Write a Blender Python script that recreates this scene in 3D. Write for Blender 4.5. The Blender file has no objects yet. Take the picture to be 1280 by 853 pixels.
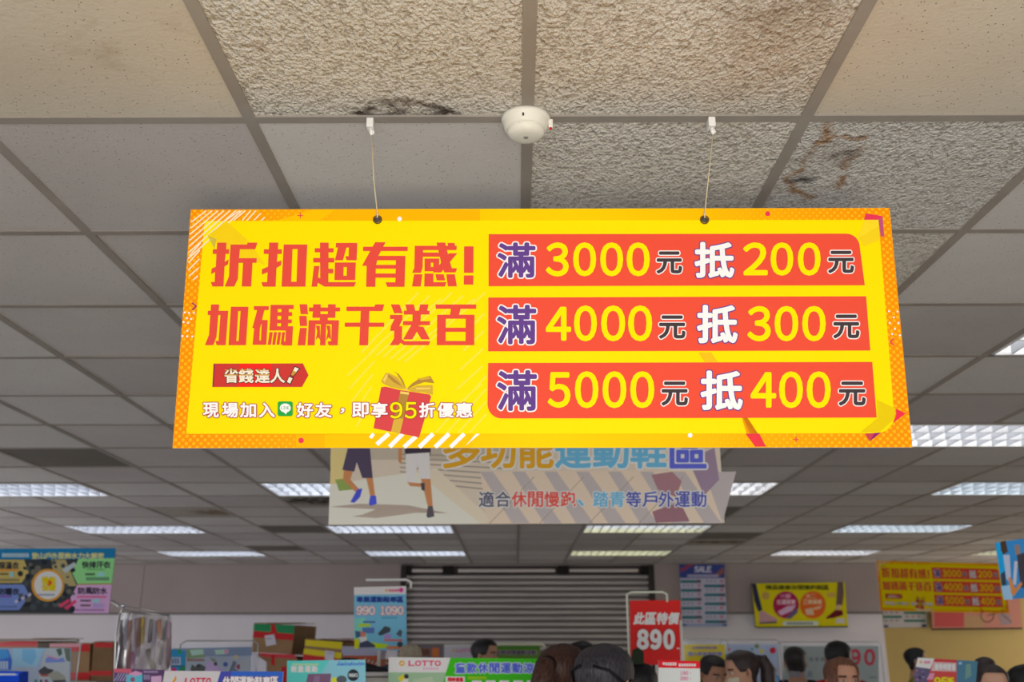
import bpy, bmesh, math, random
from mathutils import Vector, Matrix
random.seed(7)
R = math.radians
scene = bpy.context.scene
COL = scene.collection

# ------------------------------------------------------------------ camera
F = 1229.17; PITCH = .3055; YAW = -.0034; ROLL = .0009
CAMZ = 1.68; HC = 1.095; CEIL = CAMZ + HC
cyw, syw = math.cos(YAW), math.sin(YAW)
cp, sp = math.cos(PITCH), math.sin(PITCH)
_r = Vector((cyw, -syw, 0)); _fh = Vector((syw, cyw, 0))
_f = _fh * cp + Vector((0, 0, sp)); _u = Vector((0, 0, cp)) - _fh * sp
_rr = _r * math.cos(ROLL) - _u * math.sin(ROLL)
_uu = _r * math.sin(ROLL) + _u * math.cos(ROLL)
CAM = Vector((0, 0, CAMZ))
cd = bpy.data.cameras.new('camera'); cam = bpy.data.objects.new('camera', cd); COL.objects.link(cam)
cam.matrix_world = Matrix(((_rr.x, _uu.x, -_f.x, CAM.x), (_rr.y, _uu.y, -_f.y, CAM.y), (_rr.z, _uu.z, -_f.z, CAM.z), (0, 0, 0, 1)))
cd.sensor_width = 36; cd.lens = F / 1280 * 36; cd.clip_start = .02; cd.clip_end = 100
cd.dof.use_dof = True; cd.dof.focus_distance = 2.0; cd.dof.aperture_fstop = 5.2
scene.camera = cam

def ray(px, py): return _rr * ((px - 640) / F) + _uu * ((426.5 - py) / F) + _f
def at(px, py, Y):
    d = ray(px, py); return CAM + d * ((Y - CAM.y) / d.y)

# ------------------------------------------------------------------ world, light, exposure
w = bpy.data.worlds.new('world'); scene.world = w; w.use_nodes = True
bg = w.node_tree.nodes['Background']; bg.inputs[0].default_value = (.90, .94, 1.0, 1); bg.inputs[1].default_value = .84
def area(name, loc, target, sx, sy, power, color):
    l = bpy.data.lights.new(name, 'AREA'); l.shape = 'RECTANGLE'; l.size = sx; l.size_y = sy; l.energy = power; l.color = color
    o = bpy.data.objects.new(name, l); COL.objects.link(o); o.location = loc
    o.rotation_euler = (Vector(target) - Vector(loc)).to_track_quat('-Z', 'Y').to_euler(); return o
area('front_fill', (0, -3.4, 1.35), (0, 4, 2.0), 6.5, 2.0, 92, (.98, .99, 1))  # unseen fill added behind the camera for the banner front and ceiling
area('warm_ceiling_fill', (.2, -.5, 1.15), (.1, .8, 2.77), .8, .5, 32, (1, .88, .67))  # added uplight, no visible source, warms the nearest ceiling tiles
area('left_fill', (-8.3, 8.2, 1.25), (0, 12.5, 1.5), 6, 1.7, 140, (.94, .95, 1))  # off-frame fill added to brighten the dim back of the room
area('right_fill', (9.3, 11.9, 1.25), (1, 13.1, 1.4), 1.8, 1.7, 75, (1, .97, .93))  # matching added fill, grazes the back wall from the right
scene.view_settings.view_transform = 'Standard'; scene.view_settings.look = 'None'
scene.view_settings.exposure = 0.0; scene.view_settings.gamma = 1.0
scene.view_settings.use_curve_mapping = False
scene.cycles.use_denoising = True
scene.cycles.max_bounces = 7; scene.cycles.transparent_max_bounces = 16
scene.cycles.sample_clamp_indirect = 4

# ------------------------------------------------------------------ materials
def lin(c):
    c = c / 255.0
    return c / 12.92 if c <= .04045 else ((c + .055) / 1.055) ** 2.4
def rgb(*c): return (lin(c[0]), lin(c[1]), lin(c[2]), 1)
_M = {}
def M(c, rough=.55, metal=0, name=None, spec=.2):
    key = (tuple(c), rough, metal, spec)
    if key in _M: return _M[key]
    m = bpy.data.materials.new(name or 'paint'); m.use_nodes = True
    nt = m.node_tree; b = nt.nodes['Principled BSDF']
    b.inputs['Base Color'].default_value = rgb(*c); b.inputs['Roughness'].default_value = rough
    b.inputs['Metallic'].default_value = metal; b.inputs['Specular IOR Level'].default_value = spec
    _M[key] = m; return m
def NT(name):
    m = bpy.data.materials.new(name); m.use_nodes = True
    return m, m.node_tree, m.node_tree.nodes['Principled BSDF']
def nd(nt, t, **kw):
    n = nt.nodes.new(t)
    for k, v in kw.items():
        if k in ('operation', 'blend_type', 'data_type', 'noise_dimensions', 'feature', 'distance', 'vector_type', 'interpolation_type', 'wave_type', 'bands_direction'): setattr(n, k, v)
    return n
def math_n(nt, op, a, b=None, c=None):
    n = nd(nt, 'ShaderNodeMath', operation=op)
    for i, v in enumerate((a, b, c)):
        if v is None: continue
        if isinstance(v, (int, float)): n.inputs[i].default_value = v
        else: nt.links.new(v, n.inputs[i])
    return n.outputs[0]
def mix_n(nt, f, a, b, blend='MIX'):
    n = nd(nt, 'ShaderNodeMix', data_type='RGBA', blend_type=blend)
    for i, v in ((0, f), (6, a), (7, b)):
        if isinstance(v, (int, float)): n.inputs[i].default_value = v
        elif isinstance(v, tuple): n.inputs[i].default_value = v
        else: nt.links.new(v, n.inputs[i])
    return n.outputs[2]
def ramp_n(nt, fac, stops):
    n = nt.nodes.new('ShaderNodeValToRGB'); e = n.color_ramp.elements
    while len(e) > 1: e.remove(e[-1])
    e[0].position = stops[0][0]; e[0].color = stops[0][1]
    for p, c in stops[1:]:
        x = e.new(p); x.color = c
    nt.links.new(fac, n.inputs[0]); return n.outputs[0]
def noise_n(nt, vec, scale, detail=2, rough=.5, out=0):
    n = nt.nodes.new('ShaderNodeTexNoise'); n.inputs['Scale'].default_value = scale
    n.inputs['Detail'].default_value = detail; n.inputs['Roughness'].default_value = rough
    nt.links.new(vec, n.inputs['Vector']); return n.outputs[out]
def bump_n(nt, b, h, strength, dist, prev=None):
    n = nt.nodes.new('ShaderNodeBump'); n.inputs['Strength'].default_value = strength; n.inputs['Distance'].default_value = dist
    nt.links.new(h, n.inputs['Height'])
    if prev is not None: nt.links.new(prev, n.inputs['Normal'])
    nt.links.new(n.outputs[0], b.inputs['Normal']); return n.outputs[0]
def objco(nt): return nt.nodes.new('ShaderNodeTexCoord').outputs['Object']
def mapped(nt, vec, scale=(1, 1, 1), loc=(0, 0, 0)):
    n = nt.nodes.new('ShaderNodeMapping'); n.inputs['Scale'].default_value = scale; n.inputs['Location'].default_value = loc
    nt.links.new(vec, n.inputs['Vector']); return n.outputs[0]

def noisy(name, c1, c2, scale=3, rough=.7, bump=None, stretch=(1, 1, 1)):
    m, nt, b = NT(name); v = mapped(nt, objco(nt), stretch)
    f = noise_n(nt, v, scale, 4, .6)
    col = ramp_n(nt, f, [(.3, rgb(*c1)), (.7, rgb(*c2))])
    nt.links.new(col, b.inputs['Base Color']); b.inputs['Roughness'].default_value = rough; b.inputs['Specular IOR Level'].default_value = .25
    if bump: bump_n(nt, b, noise_n(nt, v, bump[0], 3), bump[1], bump[2])
    return m

GX0 = .0254 * HC; GY0 = 1.7195 * HC; TS = .6          # ceiling grid origin and pitch
def gx(k): return GX0 + TS * k
def gy(r): return GY0 + TS * r

def tile_smooth(name, c1, c2, stain=False):
    m, nt, b = NT(name); v = objco(nt)
    f = noise_n(nt, v, 1.7, 4, .6)
    col = ramp_n(nt, f, [(.3, rgb(*c1)), (.72, rgb(*c2))])
    if stain:
        f2 = noise_n(nt, v, 4.2, 5, .7)
        col = mix_n(nt, ramp_n(nt, f2, [(.58, (0, 0, 0, 1)), (.78, (.55, .55, .55, 1))]), col, rgb(150, 118, 72))
    vo = nd(nt, 'ShaderNodeTexVoronoi', feature='F1'); vo.inputs['Scale'].default_value = 88; vo.inputs['Randomness'].default_value = 1
    nt.links.new(v, vo.inputs['Vector'])
    gate = math_n(nt, 'GREATER_THAN', noise_n(nt, v, 41, 1), .43)
    hole = math_n(nt, 'MULTIPLY', math_n(nt, 'LESS_THAN', vo.outputs['Distance'], .12), gate)
    col = mix_n(nt, hole, col, rgb(84, 75, 66))
    nt.links.new(col, b.inputs['Base Color']); b.inputs['Roughness'].default_value = .75; b.inputs['Specular IOR Level'].default_value = .3
    h = math_n(nt, 'SUBTRACT', math_n(nt, 'MULTIPLY', noise_n(nt, v, 110, 2), .5), math_n(nt, 'MULTIPLY', hole, 1.0))
    bump_n(nt, b, h, .55, .004)
    return m
def tile_rough(name, c1, c2, stains=(), rings=(), runs=()):
    m, nt, b = NT(name); v = objco(nt)
    sv = mapped(nt, v, (1.0, .62, 1))
    n1 = noise_n(nt, sv, 75, 2, .5); n2 = noise_n(nt, sv, 150, 2, .5)
    h = math_n(nt, 'ADD', math_n(nt, 'MULTIPLY', n1, .75), math_n(nt, 'MULTIPLY', n2, .35))
    f = noise_n(nt, v, 2.6, 5, .65)
    col = ramp_n(nt, f, [(.3, rgb(*c1)), (.7, rgb(*c2))])
    pit_tone = ramp_n(nt, h, [(.40, (.62, .58, .52, 1)), (.54, (1, 1, 1, 1))])      # darker tone in the pits
    col = mix_n(nt, .75, col, pit_tone, 'MULTIPLY')
    wob = noise_n(nt, v, 9, 5, .65, out=1)
    vv = nt.nodes.new('ShaderNodeVectorMath'); vv.operation = 'MULTIPLY_ADD'
    nt.links.new(wob, vv.inputs[0]); vv.inputs[1].default_value = (.15, .15, .0); nt.links.new(v, vv.inputs[2])
    def dist(cx, cy, sx, sy):
        s = nt.nodes.new('ShaderNodeVectorMath'); s.operation = 'SUBTRACT'; nt.links.new(vv.outputs[0], s.inputs[0]); s.inputs[1].default_value = (cx + .075, cy + .075, 0)
        k = nt.nodes.new('ShaderNodeVectorMath'); k.operation = 'MULTIPLY'; nt.links.new(s.outputs[0], k.inputs[0]); k.inputs[1].default_value = (1 / sx, 1 / sy, 0)
        l = nt.nodes.new('ShaderNodeVectorMath'); l.operation = 'LENGTH'; nt.links.new(k.outputs[0], l.inputs[0]); return l.outputs['Value']
    patch = ramp_n(nt, noise_n(nt, v, 14, 4, .7), [(.36, (0, 0, 0, 1)), (.55, (1, 1, 1, 1))])
    for (cx, cy, sx, sy, c, amt) in stains:
        d = ramp_n(nt, dist(cx, cy, sx, sy), [(0, (amt, amt, amt, 1)), (.55, (amt * .6, amt * .6, amt * .6, 1)), (1, (0, 0, 0, 1))])
        col = mix_n(nt, math_n(nt, 'MULTIPLY', d, patch), col, rgb(*c))
    for (cx, cy, sx, sy, c, amt) in rings:
        d = ramp_n(nt, dist(cx, cy, sx, sy), [(0, (.10, .10, .10, 1)), (.80, (.12, .12, .12, 1)), (.93, (amt, amt, amt, 1)), (1.0, (0, 0, 0, 1))])
        col = mix_n(nt, math_n(nt, 'MULTIPLY', d, math_n(nt, 'ADD', math_n(nt, 'MULTIPLY', patch, .75), .15)), col, rgb(*c))
    def vm(op, a, b2=None):
        n = nt.nodes.new('ShaderNodeVectorMath'); n.operation = op
        for i, q in enumerate((a, b2)):
            if q is None: continue
            if isinstance(q, (tuple, Vector)): n.inputs[i].default_value = q
            else: nt.links.new(q, n.inputs[i])
        return n
    wv = nt.nodes.new('ShaderNodeVectorMath'); wv.operation = 'MULTIPLY_ADD'
    nt.links.new(noise_n(nt, v, 34, 3, .6, out=1), wv.inputs[0]); wv.inputs[1].default_value = (.03, .05, 0); nt.links.new(v, wv.inputs[2])
    for (pts, wd, c, amt) in runs:                      # dried water runs: brown lines along their own course
        dmin = None
        for p0, p1 in zip(pts[:-1], pts[1:]):
            a = Vector((p0[0] + .015, p0[1] + .025, 0)); e = Vector((p1[0] - p0[0], p1[1] - p0[1], 0))
            flat = vm('MULTIPLY', vm('SUBTRACT', wv.outputs[0], a).outputs[0], (1, 1, 0)).outputs[0]
            hh_ = nd(nt, 'ShaderNodeMath', operation='MULTIPLY'); hh_.use_clamp = True
            nt.links.new(vm('DOT_PRODUCT', flat, e).outputs['Value'], hh_.inputs[0]); hh_.inputs[1].default_value = 1 / max(1e-9, e.length_squared)
            sc_ = vm('SCALE', e); nt.links.new(hh_.outputs[0], sc_.inputs['Scale'])
            d = vm('LENGTH', vm('SUBTRACT', flat, sc_.outputs[0]).outputs[0]).outputs['Value']
            dmin = d if dmin is None else math_n(nt, 'MINIMUM', dmin, d)
        m1 = ramp_n(nt, math_n(nt, 'DIVIDE', dmin, wd), [(0, (amt, amt, amt, 1)), (.45, (amt * .55, amt * .55, amt * .55, 1)), (1, (0, 0, 0, 1))])
        p2 = ramp_n(nt, noise_n(nt, v, 26, 3, .6), [(.34, (.35, .35, .35, 1)), (.54, (1, 1, 1, 1))])
        col = mix_n(nt, math_n(nt, 'MULTIPLY', m1, p2), col, rgb(*c))
    nt.links.new(col, b.inputs['Base Color']); b.inputs['Roughness'].default_value = .75; b.inputs['Specular IOR Level'].default_value = .2
    bump_n(nt, b, h, 1.0, .016)
    return m

MW = dict(
    floor=noisy('grey_vinyl_floor', (196, 195, 191), (212, 210, 206), 4, .4),
    wall=noisy('off_white_wall', (172, 158, 155), (182, 168, 165), .8, .7),
    wall_low=noisy('pale_lower_wall', (232, 226, 230), (240, 234, 238), .8, .6),
    yellow=noisy('ochre_wall', (196, 168, 104), (206, 178, 112), .8, .7),
    tee=noisy('ceiling_tee_metal', (150, 142, 134), (164, 156, 148), 5, .5),
    white=M((235, 235, 230), .4, name='white_plastic'), grey=M((120, 120, 122), .45), black=M((24, 24, 26), .5),
    steel=M((190, 190, 192), .3, .9, 'steel'),
)
def acrylic(name, tint=(.96, .98, 1), a=.03):
    m, nt, b = NT(name); nt.nodes.remove(b); out = nt.nodes['Material Output']
    t = nt.nodes.new('ShaderNodeBsdfTransparent'); t.inputs[0].default_value = (*tint, 1)
    g = nt.nodes.new('ShaderNodeBsdfGlossy'); g.inputs['Roughness'].default_value = .08
    mx = nt.nodes.new('ShaderNodeMixShader'); mx.inputs[0].default_value = a
    nt.links.new(t.outputs[0], mx.inputs[1]); nt.links.new(g.outputs[0], mx.inputs[2]); nt.links.new(mx.outputs[0], out.inputs[0]); return m
ACR = acrylic('clear_acrylic'); FILM = acrylic('clear_plastic_film', (.80, .78, .80), .22)
def emis(name, c, s):
    m, nt, b = NT(name); b.inputs['Base Color'].default_value = (.9, .9, .9, 1)
    b.inputs['Emission Color'].default_value = (*c, 1); b.inputs['Emission Strength'].default_value = s; return m

# ------------------------------------------------------------------ mesh builder
class MB:
    def __init__(s): s.v = []; s.f = []; s.m = []; s.mats = []; s.sm = []
    def mi(s, mat):
        if mat not in s.mats: s.mats.append(mat)
        return s.mats.index(mat)
    def add(s, vs, fs, mat, smooth=False):
        o = len(s.v); s.v += [Vector(x) for x in vs]; k = s.mi(mat)
        for f in fs: s.f.append([i + o for i in f]); s.m.append(k); s.sm.append(smooth)
        return s
    def box(s, c, d, mat, M4=None, bev=0):
        x, y, z = d[0] / 2, d[1] / 2, d[2] / 2
        if bev:
            bm = bmesh.new(); bmesh.ops.create_cube(bm, size=1)
            for v in bm.verts: v.co = Vector((v.co.x * d[0], v.co.y * d[1], v.co.z * d[2]))
            bmesh.ops.bevel(bm, geom=bm.edges[:], offset=bev, segments=2, affect='EDGES', profile=.5)
            vs = [v.co.copy() for v in bm.verts]; bm.verts.index_update(); fs = [[v.index for v in f.verts] for f in bm.faces]; bm.free()
        else:
            vs = [Vector((a * x, b * y, e * z)) for a in (-1, 1) for b in (-1, 1) for e in (-1, 1)]
            fs = [(0, 1, 3, 2), (4, 6, 7, 5), (0, 4, 5, 1), (2, 3, 7, 6), (0, 2, 6, 4), (1, 5, 7, 3)]
        vs = [(M4 @ v if M4 else v) + Vector(c) for v in vs]
        return s.add(vs, fs, mat)
    def lathe(s, c, prof, mat, n=24, axis='z', M4=None, sx=1, sy=1):
        vs = []; fs = []
        for (r, z) in prof:
            for i in range(n):
                a = 2 * math.pi * i / n; vs.append(Vector((r * math.cos(a) * sx, r * math.sin(a) * sy, z)))
        for j in range(len(prof) - 1):
            for i in range(n):
                fs.append((j * n + i, j * n + (i + 1) % n, (j + 1) * n + (i + 1) % n, (j + 1) * n + i))
        fs.append(list(range(n))[::-1]); fs.append([(len(prof) - 1) * n + i for i in range(n)])
        rot = {'z': Matrix.Identity(4), 'y': Matrix.Rotation(R(90), 4, 'X'), 'x': Matrix.Rotation(R(90), 4, 'Y')}[axis]
        if M4: rot = M4 @ rot
        return s.add([rot @ v + Vector(c) for v in vs], fs, mat, True)
    def tube(s, pts, r, mat, n=8):
        pts = [Vector(p) for p in pts]; rs = r if isinstance(r, (list, tuple)) else [r] * len(pts)
        vs = []; fs = []
        for i, p in enumerate(pts):
            t = (pts[min(i + 1, len(pts) - 1)] - pts[max(i - 1, 0)]).normalized()
            a = t.orthogonal().normalized() if i == 0 else (prev - t * prev.dot(t)).normalized()
            prev = a; b = t.cross(a)
            for k in range(n):
                an = 2 * math.pi * k / n; vs.append(p + (a * math.cos(an) + b * math.sin(an)) * rs[i])
        for i in range(len(pts) - 1):
            for k in range(n): fs.append((i * n + k, i * n + (k + 1) % n, (i + 1) * n + (k + 1) % n, (i + 1) * n + k))
        fs.append(list(range(n))[::-1]); fs.append([(len(pts) - 1) * n + k for k in range(n)])
        return s.add(vs, fs, mat, True)
    def ball(s, c, r, mat, n=16, m=10, noise=0):
        prof = []
        if isinstance(r, (int, float)): r = (r, r, r)
        vs = []; fs = []
        for j in range(m + 1):
            t = math.pi * j / m
            for i in range(n):
                a = 2 * math.pi * i / n; q = 1 + (random.uniform(-noise, noise) if noise else 0)
                vs.append(Vector(c) + Vector((r[0] * math.sin(t) * math.cos(a) * q, r[1] * math.sin(t) * math.sin(a) * q, -r[2] * math.cos(t) * q)))
        for j in range(m):
            for i in range(n): fs.append((j * n + i, j * n + (i + 1) % n, (j + 1) * n + (i + 1) % n, (j + 1) * n + i))
        return s.add(vs, fs, mat, True)
    def build(s, name, parent=None, loc=None, kind=None):
        L = parent_loc(parent) if parent else Vector(loc or (0, 0, 0))
        me = bpy.data.meshes.new(name); me.from_pydata([v - L for v in s.v], [], s.f)
        for m in s.mats: me.materials.append(m)
        me.polygons.foreach_set('material_index', s.m); me.polygons.foreach_set('use_smooth', s.sm); me.update()
        o = bpy.data.objects.new(name, me); COL.objects.link(o)
        if parent: o.parent = parent
        else: o.location = L
        if kind: o['kind'] = kind
        return o
def parent_loc(p):
    L = Vector(p.location)
    while p.parent: p = p.parent; L += Vector(p.location)
    return L
def thing(name, label, cat, loc, group=None):
    o = bpy.data.objects.new(name, None); COL.objects.link(o); o.location = loc; o.empty_display_size = .1
    return tag(o, label, cat, group)
def tag(o, label, cat, group=None):
    o['label'] = label; o['category'] = cat
    if group: o['group'] = group
    return o

# ------------------------------------------------------------------ lettering
_G = {}
def glyph(ch):
    if ch in _G: return _G[ch]
    c = bpy.data.curves.new('t', 'FONT'); c.body = ch; c.resolution_u = 4
    o = bpy.data.objects.new('t', c); COL.objects.link(o); bpy.context.view_layer.update()
    me = bpy.data.meshes.new_from_object(o.evaluated_get(bpy.context.evaluated_depsgraph_get()))
    vs = [(v.co.x, v.co.y) for v in me.vertices]; fs = [list(p.vertices) for p in me.polygons]
    bpy.data.objects.remove(o); bpy.data.curves.remove(c); bpy.data.meshes.remove(me)
    if vs:
        x0 = min(v[0] for v in vs); x1 = max(v[0] for v in vs); y0 = min(v[1] for v in vs); y1 = max(v[1] for v in vs)
        vs = [((x - x0) / max(1e-6, x1 - x0), (y1 - y) / max(1e-6, y1 - y0)) for x, y in vs]      # 0..1, y down
    _G[ch] = (vs, fs); return _G[ch]
FULL = {str(i): chr(0xFF10 + i) for i in range(10)}
FULL.update({chr(c): chr(c - 0x21 + 0xFF01) for c in list(range(65, 91)) + list(range(97, 123))})

class Panel:
    """A flat printed board standing in the place: corners measured on the photo, laid on a real plane."""
    def __init__(s, corners, Y, yaw=0, tilt=0, thick=.005, lay=.0006, parent=None):
        s.right = Vector((math.cos(yaw), math.sin(yaw), 0))
        s.up = Vector((0, 0, 1)) * math.cos(tilt) + s.right.cross(Vector((0, 0, 1))) * math.sin(tilt)
        s.n = s.right.cross(s.up)
        cx = sum(c[0] for c in corners) / 4; cy = sum(c[1] for c in corners) / 4
        s.o = at(cx, cy, Y); s.lay = lay; s.mb = MB(); s.thick = thick; s.cnt = 0; s.L = 0
        s.c = [s.P(*c) for c in corners]
    def P(s, px, py):
        d = ray(px, py); q = CAM + d * ((s.o - CAM).dot(s.n) / d.dot(s.n)) - s.o
        return (q.dot(s.right), q.dot(s.up))
    def W(s, u, v, h=0): return s.o + s.right * u + s.up * v + s.n * h
    def body(s, front, side, pts=None):
        c = pts or s.c; n = len(c); t = s.thick
        vs = [s.W(*p) for p in c] + [s.W(*p, -t) for p in c]
        s.mb.add(vs, [list(range(n))[::-1]], front)
        s.mb.add(vs, [list(range(n, 2 * n))] + [(i, (i + 1) % n, n + (i + 1) % n, n + i) for i in range(n)], side)
        return s
    def h(s):
        s.cnt += 1
        return s.lay * (s.L + 1) + (s.cnt % 40) * s.lay / 60
    def layer(s, n): s.L = n; return s
    def flat(s, uv, fs, mat):
        z = s.h(); s.mb.add([s.W(u, v, z) for u, v in uv], fs, mat)
    def poly(s, pts, mat): s.flat([s.P(*p) for p in pts], [list(range(len(pts)))], mat); return s
    def rect(s, x0, y0, x1, y1, mat): return s.poly([(x0, y0), (x1, y0), (x1, y1), (x0, y1)], mat)
    def disc(s, x, y, r, mat, ry=None, n=20): return s.poly([(x + r * math.cos(2 * math.pi * i / n), y + (ry or r) * math.sin(2 * math.pi * i / n)) for i in range(n)], mat)
    def rrect(s, x0, y0, x1, y1, r, mat, corners='1111', slant=0):
        pts = []
        for k, (cx, cy, a0) in enumerate(((x0 + r, y0 + r, 180), (x1 - r, y0 + r, 270), (x1 - r, y1 - r, 0), (x0 + r, y1 - r, 90))):
            if corners[k] == '1':
                for i in range(7):
                    a = R(a0 + i * 15); pts.append((cx + r * math.cos(a), cy + r * math.sin(a)))
            else: pts.append(((x0, y0), (x1, y0), (x1, y1), (x0, y1))[k])
        return s.poly([(x + slant * (y - y0) / max(1, y1 - y0) * ((x - x0) / (x1 - x0)), y) for x, y in pts], mat)
    def line(s, x0, y0, x1, y1, wd, mat):
        dx, dy = x1 - x0, y1 - y0; l = math.hypot(dx, dy) or 1; nx, ny = -dy / l * wd / 2, dx / l * wd / 2
        return s.poly([(x0 + nx, y0 + ny), (x1 + nx, y1 + ny), (x1 - nx, y1 - ny), (x0 - nx, y0 - ny)], mat)
    def ch(s, c, x0, y0, x1, y1, mat, bold=0, halo=0, hmat=None, skew=0):
        vs, fs = glyph(FULL.get(c, c))
        if not vs: return s
        def put(dx, dy, m): s.flat([s.P(x0 + dx + x * (x1 - x0) + skew * (1 - y), y0 + dy + y * (y1 - y0)) for x, y in vs], fs, m)
        L = s.L
        if halo:
            for i in range(14):
                a = 2 * math.pi * i / 14; put(halo * math.cos(a), halo * math.sin(a), hmat)
            s.L = L + 1
        put(0, 0, mat)
        if bold:
            for i in range(8):
                a = 2 * math.pi * i / 8; put(bold * math.cos(a), bold * math.sin(a), mat)
        s.L = L
        return s
    def text(s, t, x0, y0, x1, y1, mat, gap=.08, **kw):
        n = len(t); wd = (x1 - x0) / (n - gap * (n > 1))
        sk = (y1 - y0)
        for i, c in enumerate(t):
            if c == ' ': continue
            xa = x0 + i * wd; xb = xa + wd * (1 - gap)
            if c in '、，': s.ch(c, xa, y0 + sk * .62, xa + wd * .3, y1, mat, **kw)
            elif c in '.-': s.rect(xa + wd * .2, y0 + sk * .45, xa + wd * .6, y0 + sk * .58, mat)
            elif c == '1': s.ch(c, xa + wd * .18, y0, xb - wd * .18, y1, mat, **kw)
            else: s.ch(c, xa, y0, xb, y1, mat, **kw)
        return s
    def scrib(s, x0, y0, x1, y1, n, mat, fill=.72):
        """small print too fine to read in the photo: a row of short marks"""
        wd = (x1 - x0) / n
        for i in range(n): s.rect(x0 + i * wd, y0, x0 + i * wd + wd * fill, y1, mat)
        return s
    def build(s, name, parent=None, loc=None): return s.mb.build(name, parent, loc)

# ------------------------------------------------------------------ the room
BACK = 13.2; XL, XR = -8.8, 9.6; YF = -2.2
MB().add([(XL, YF - 4, 0), (XR, YF - 4, 0), (XR, BACK + .6, 0), (XL, BACK + .6, 0)], [(0, 1, 2, 3)], MW['floor']).build('floor', kind='structure')
mb = MB(); mb.box((XL - .06, (YF + BACK) / 2, CEIL / 2), (.12, BACK - YF + .8, CEIL + .1), MW['wall']); mb.build('wall_left', kind='structure')
mb = MB(); mb.box((XR + .06, (YF + BACK) / 2, CEIL / 2), (.12, BACK - YF + .8, CEIL + .1), MW['yellow']); mb.build('wall_right', kind='structure')
sx0 = at(500, 760, BACK).x; sx1 = at(819, 760, BACK).x; ztop = at(640, 707, BACK).z; zrail = at(640, 766, BACK).z; xcor = at(1105, 780, BACK).x
# cladding panels of the back wall, upper boards meeting a shallow step at zrail
mb = MB()
def wall_piece(x0, x1, mat_u, mat_l, y0):
    mb.box(((x0 + x1) / 2, y0 + .1, (zrail + CEIL) / 2 + .01), (x1 - x0, .2, CEIL - zrail + .02), mat_u)
    mb.box(((x0 + x1) / 2, y0 + .115, zrail / 2), (x1 - x0, .17, zrail), mat_l)
seam = at(178, 735, BACK).x
for a, b_ in ((XL, seam - .003), (seam + .003, sx0)): wall_piece(a, b_, MW['wall'], MW['wall_low'], BACK)
wall_piece(sx1, xcor, MW['wall'], MW['wall_low'], BACK)
mb.box(((sx0 + sx1) / 2, BACK + .16, (ztop + CEIL) / 2 + .02), (sx1 - sx0, .08, CEIL - ztop + .04), MW['wall'])
mb.build('wall_back', kind='structure')
mb = MB(); mb.box(((xcor + XR) / 2, BACK + .16, CEIL / 2), (XR - xcor, .2, CEIL), MW['yellow']); mb.build('wall_right_back', kind='structure')
mb = MB()
for a, b_ in ((XL, sx0), (sx1, xcor)): mb.box(((a + b_) / 2, BACK - .004, zrail - .012), (b_ - a, .02, .022), M((128, 122, 118), .6))
mb.build('trim_1', kind='structure')

# roller shutter
sh = bpy.data.objects.new('door_1', None); COL.objects.link(sh); sh.location = ((sx0 + sx1) / 2, BACK + .05, 0); sh['kind'] = 'structure'
m, nt, b = NT('shutter_steel'); v = objco(nt)
nt.links.new(ramp_n(nt, noise_n(nt, mapped(nt, v, (1, 1, 7)), 1.1, 4, .6), [(.3, rgb(198, 192, 188)), (.7, rgb(222, 216, 212))]), b.inputs['Base Color'])
b.inputs['Metallic'].default_value = .1; b.inputs['Roughness'].default_value = .45
SHUT = m
prof = []; pitch = .075; nsl = int(ztop / pitch) + 1
for i in range(nsl):
    z0 = ztop - .12 - i * pitch
    for t in range(6):
        a = t / 5.0; prof.append((.006 + .016 * math.sin(math.pi * a) ** .7, z0 - a * pitch * .60))
    prof.append((-.022, z0 - pitch * .66)); prof.append((-.022, z0 - pitch * .95))
prof = [p for p in prof if p[1] > .02]
vs = []; fs = []
for d, z in prof:
    vs += [(sx0 + .05, BACK + .085 - d, z), (sx1 - .05, BACK + .085 - d, z)]
for i in range(len(prof) - 1): fs.append((2 * i, 2 * i + 1, 2 * i + 3, 2 * i + 2))
mb = MB(); GRV = M((140, 132, 128), .7)  # groove colour darkened to hold the shade of the gaps, with some grime
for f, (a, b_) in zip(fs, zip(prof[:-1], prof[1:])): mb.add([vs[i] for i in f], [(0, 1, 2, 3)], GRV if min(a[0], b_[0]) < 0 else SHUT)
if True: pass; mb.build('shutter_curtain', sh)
for x in (sx0 + .03, sx1 - .03):
    mb = MB(); mb.box((x, BACK + .05, ztop / 2), (.07, .12, ztop), M((62, 58, 56), .5, .3)); mb.build('guide_rail', sh)
hp = [sx0 + .14, at(556, 712, BACK).x, at(563, 712, BACK).x, at(694, 712, BACK).x, at(712, 712, BACK).x, sx1 - .2]
mb = MB()
for a, b_ in ((hp[0], hp[1] - .03), (hp[2] + .1, hp[3]), (hp[4], hp[5])): mb.lathe((a, BACK + .03, ztop - .065), [(.018, 0), (.022, .004), (.022, b_ - a - .004), (.018, b_ - a)], M((236, 226, 220), .6), 14, 'x')  # pale bars stand in for light reflected along the shutter header
mb.build('reflection_bar', sh)
mb = MB(); mb.box(((sx0 + sx1) / 2, BACK + .14, ztop - .08), (sx1 - sx0, .02, .2), M((92, 86, 84), .7)); mb.build('header_panel', sh)
mb = MB()
for px in (508, 560, 704, 808): mb.box((at(px, 712, BACK).x, BACK + .06, ztop - .06), (.13, .1, .11), M((40, 36, 34), .6))
mb.build('roller_bracket', sh)

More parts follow.
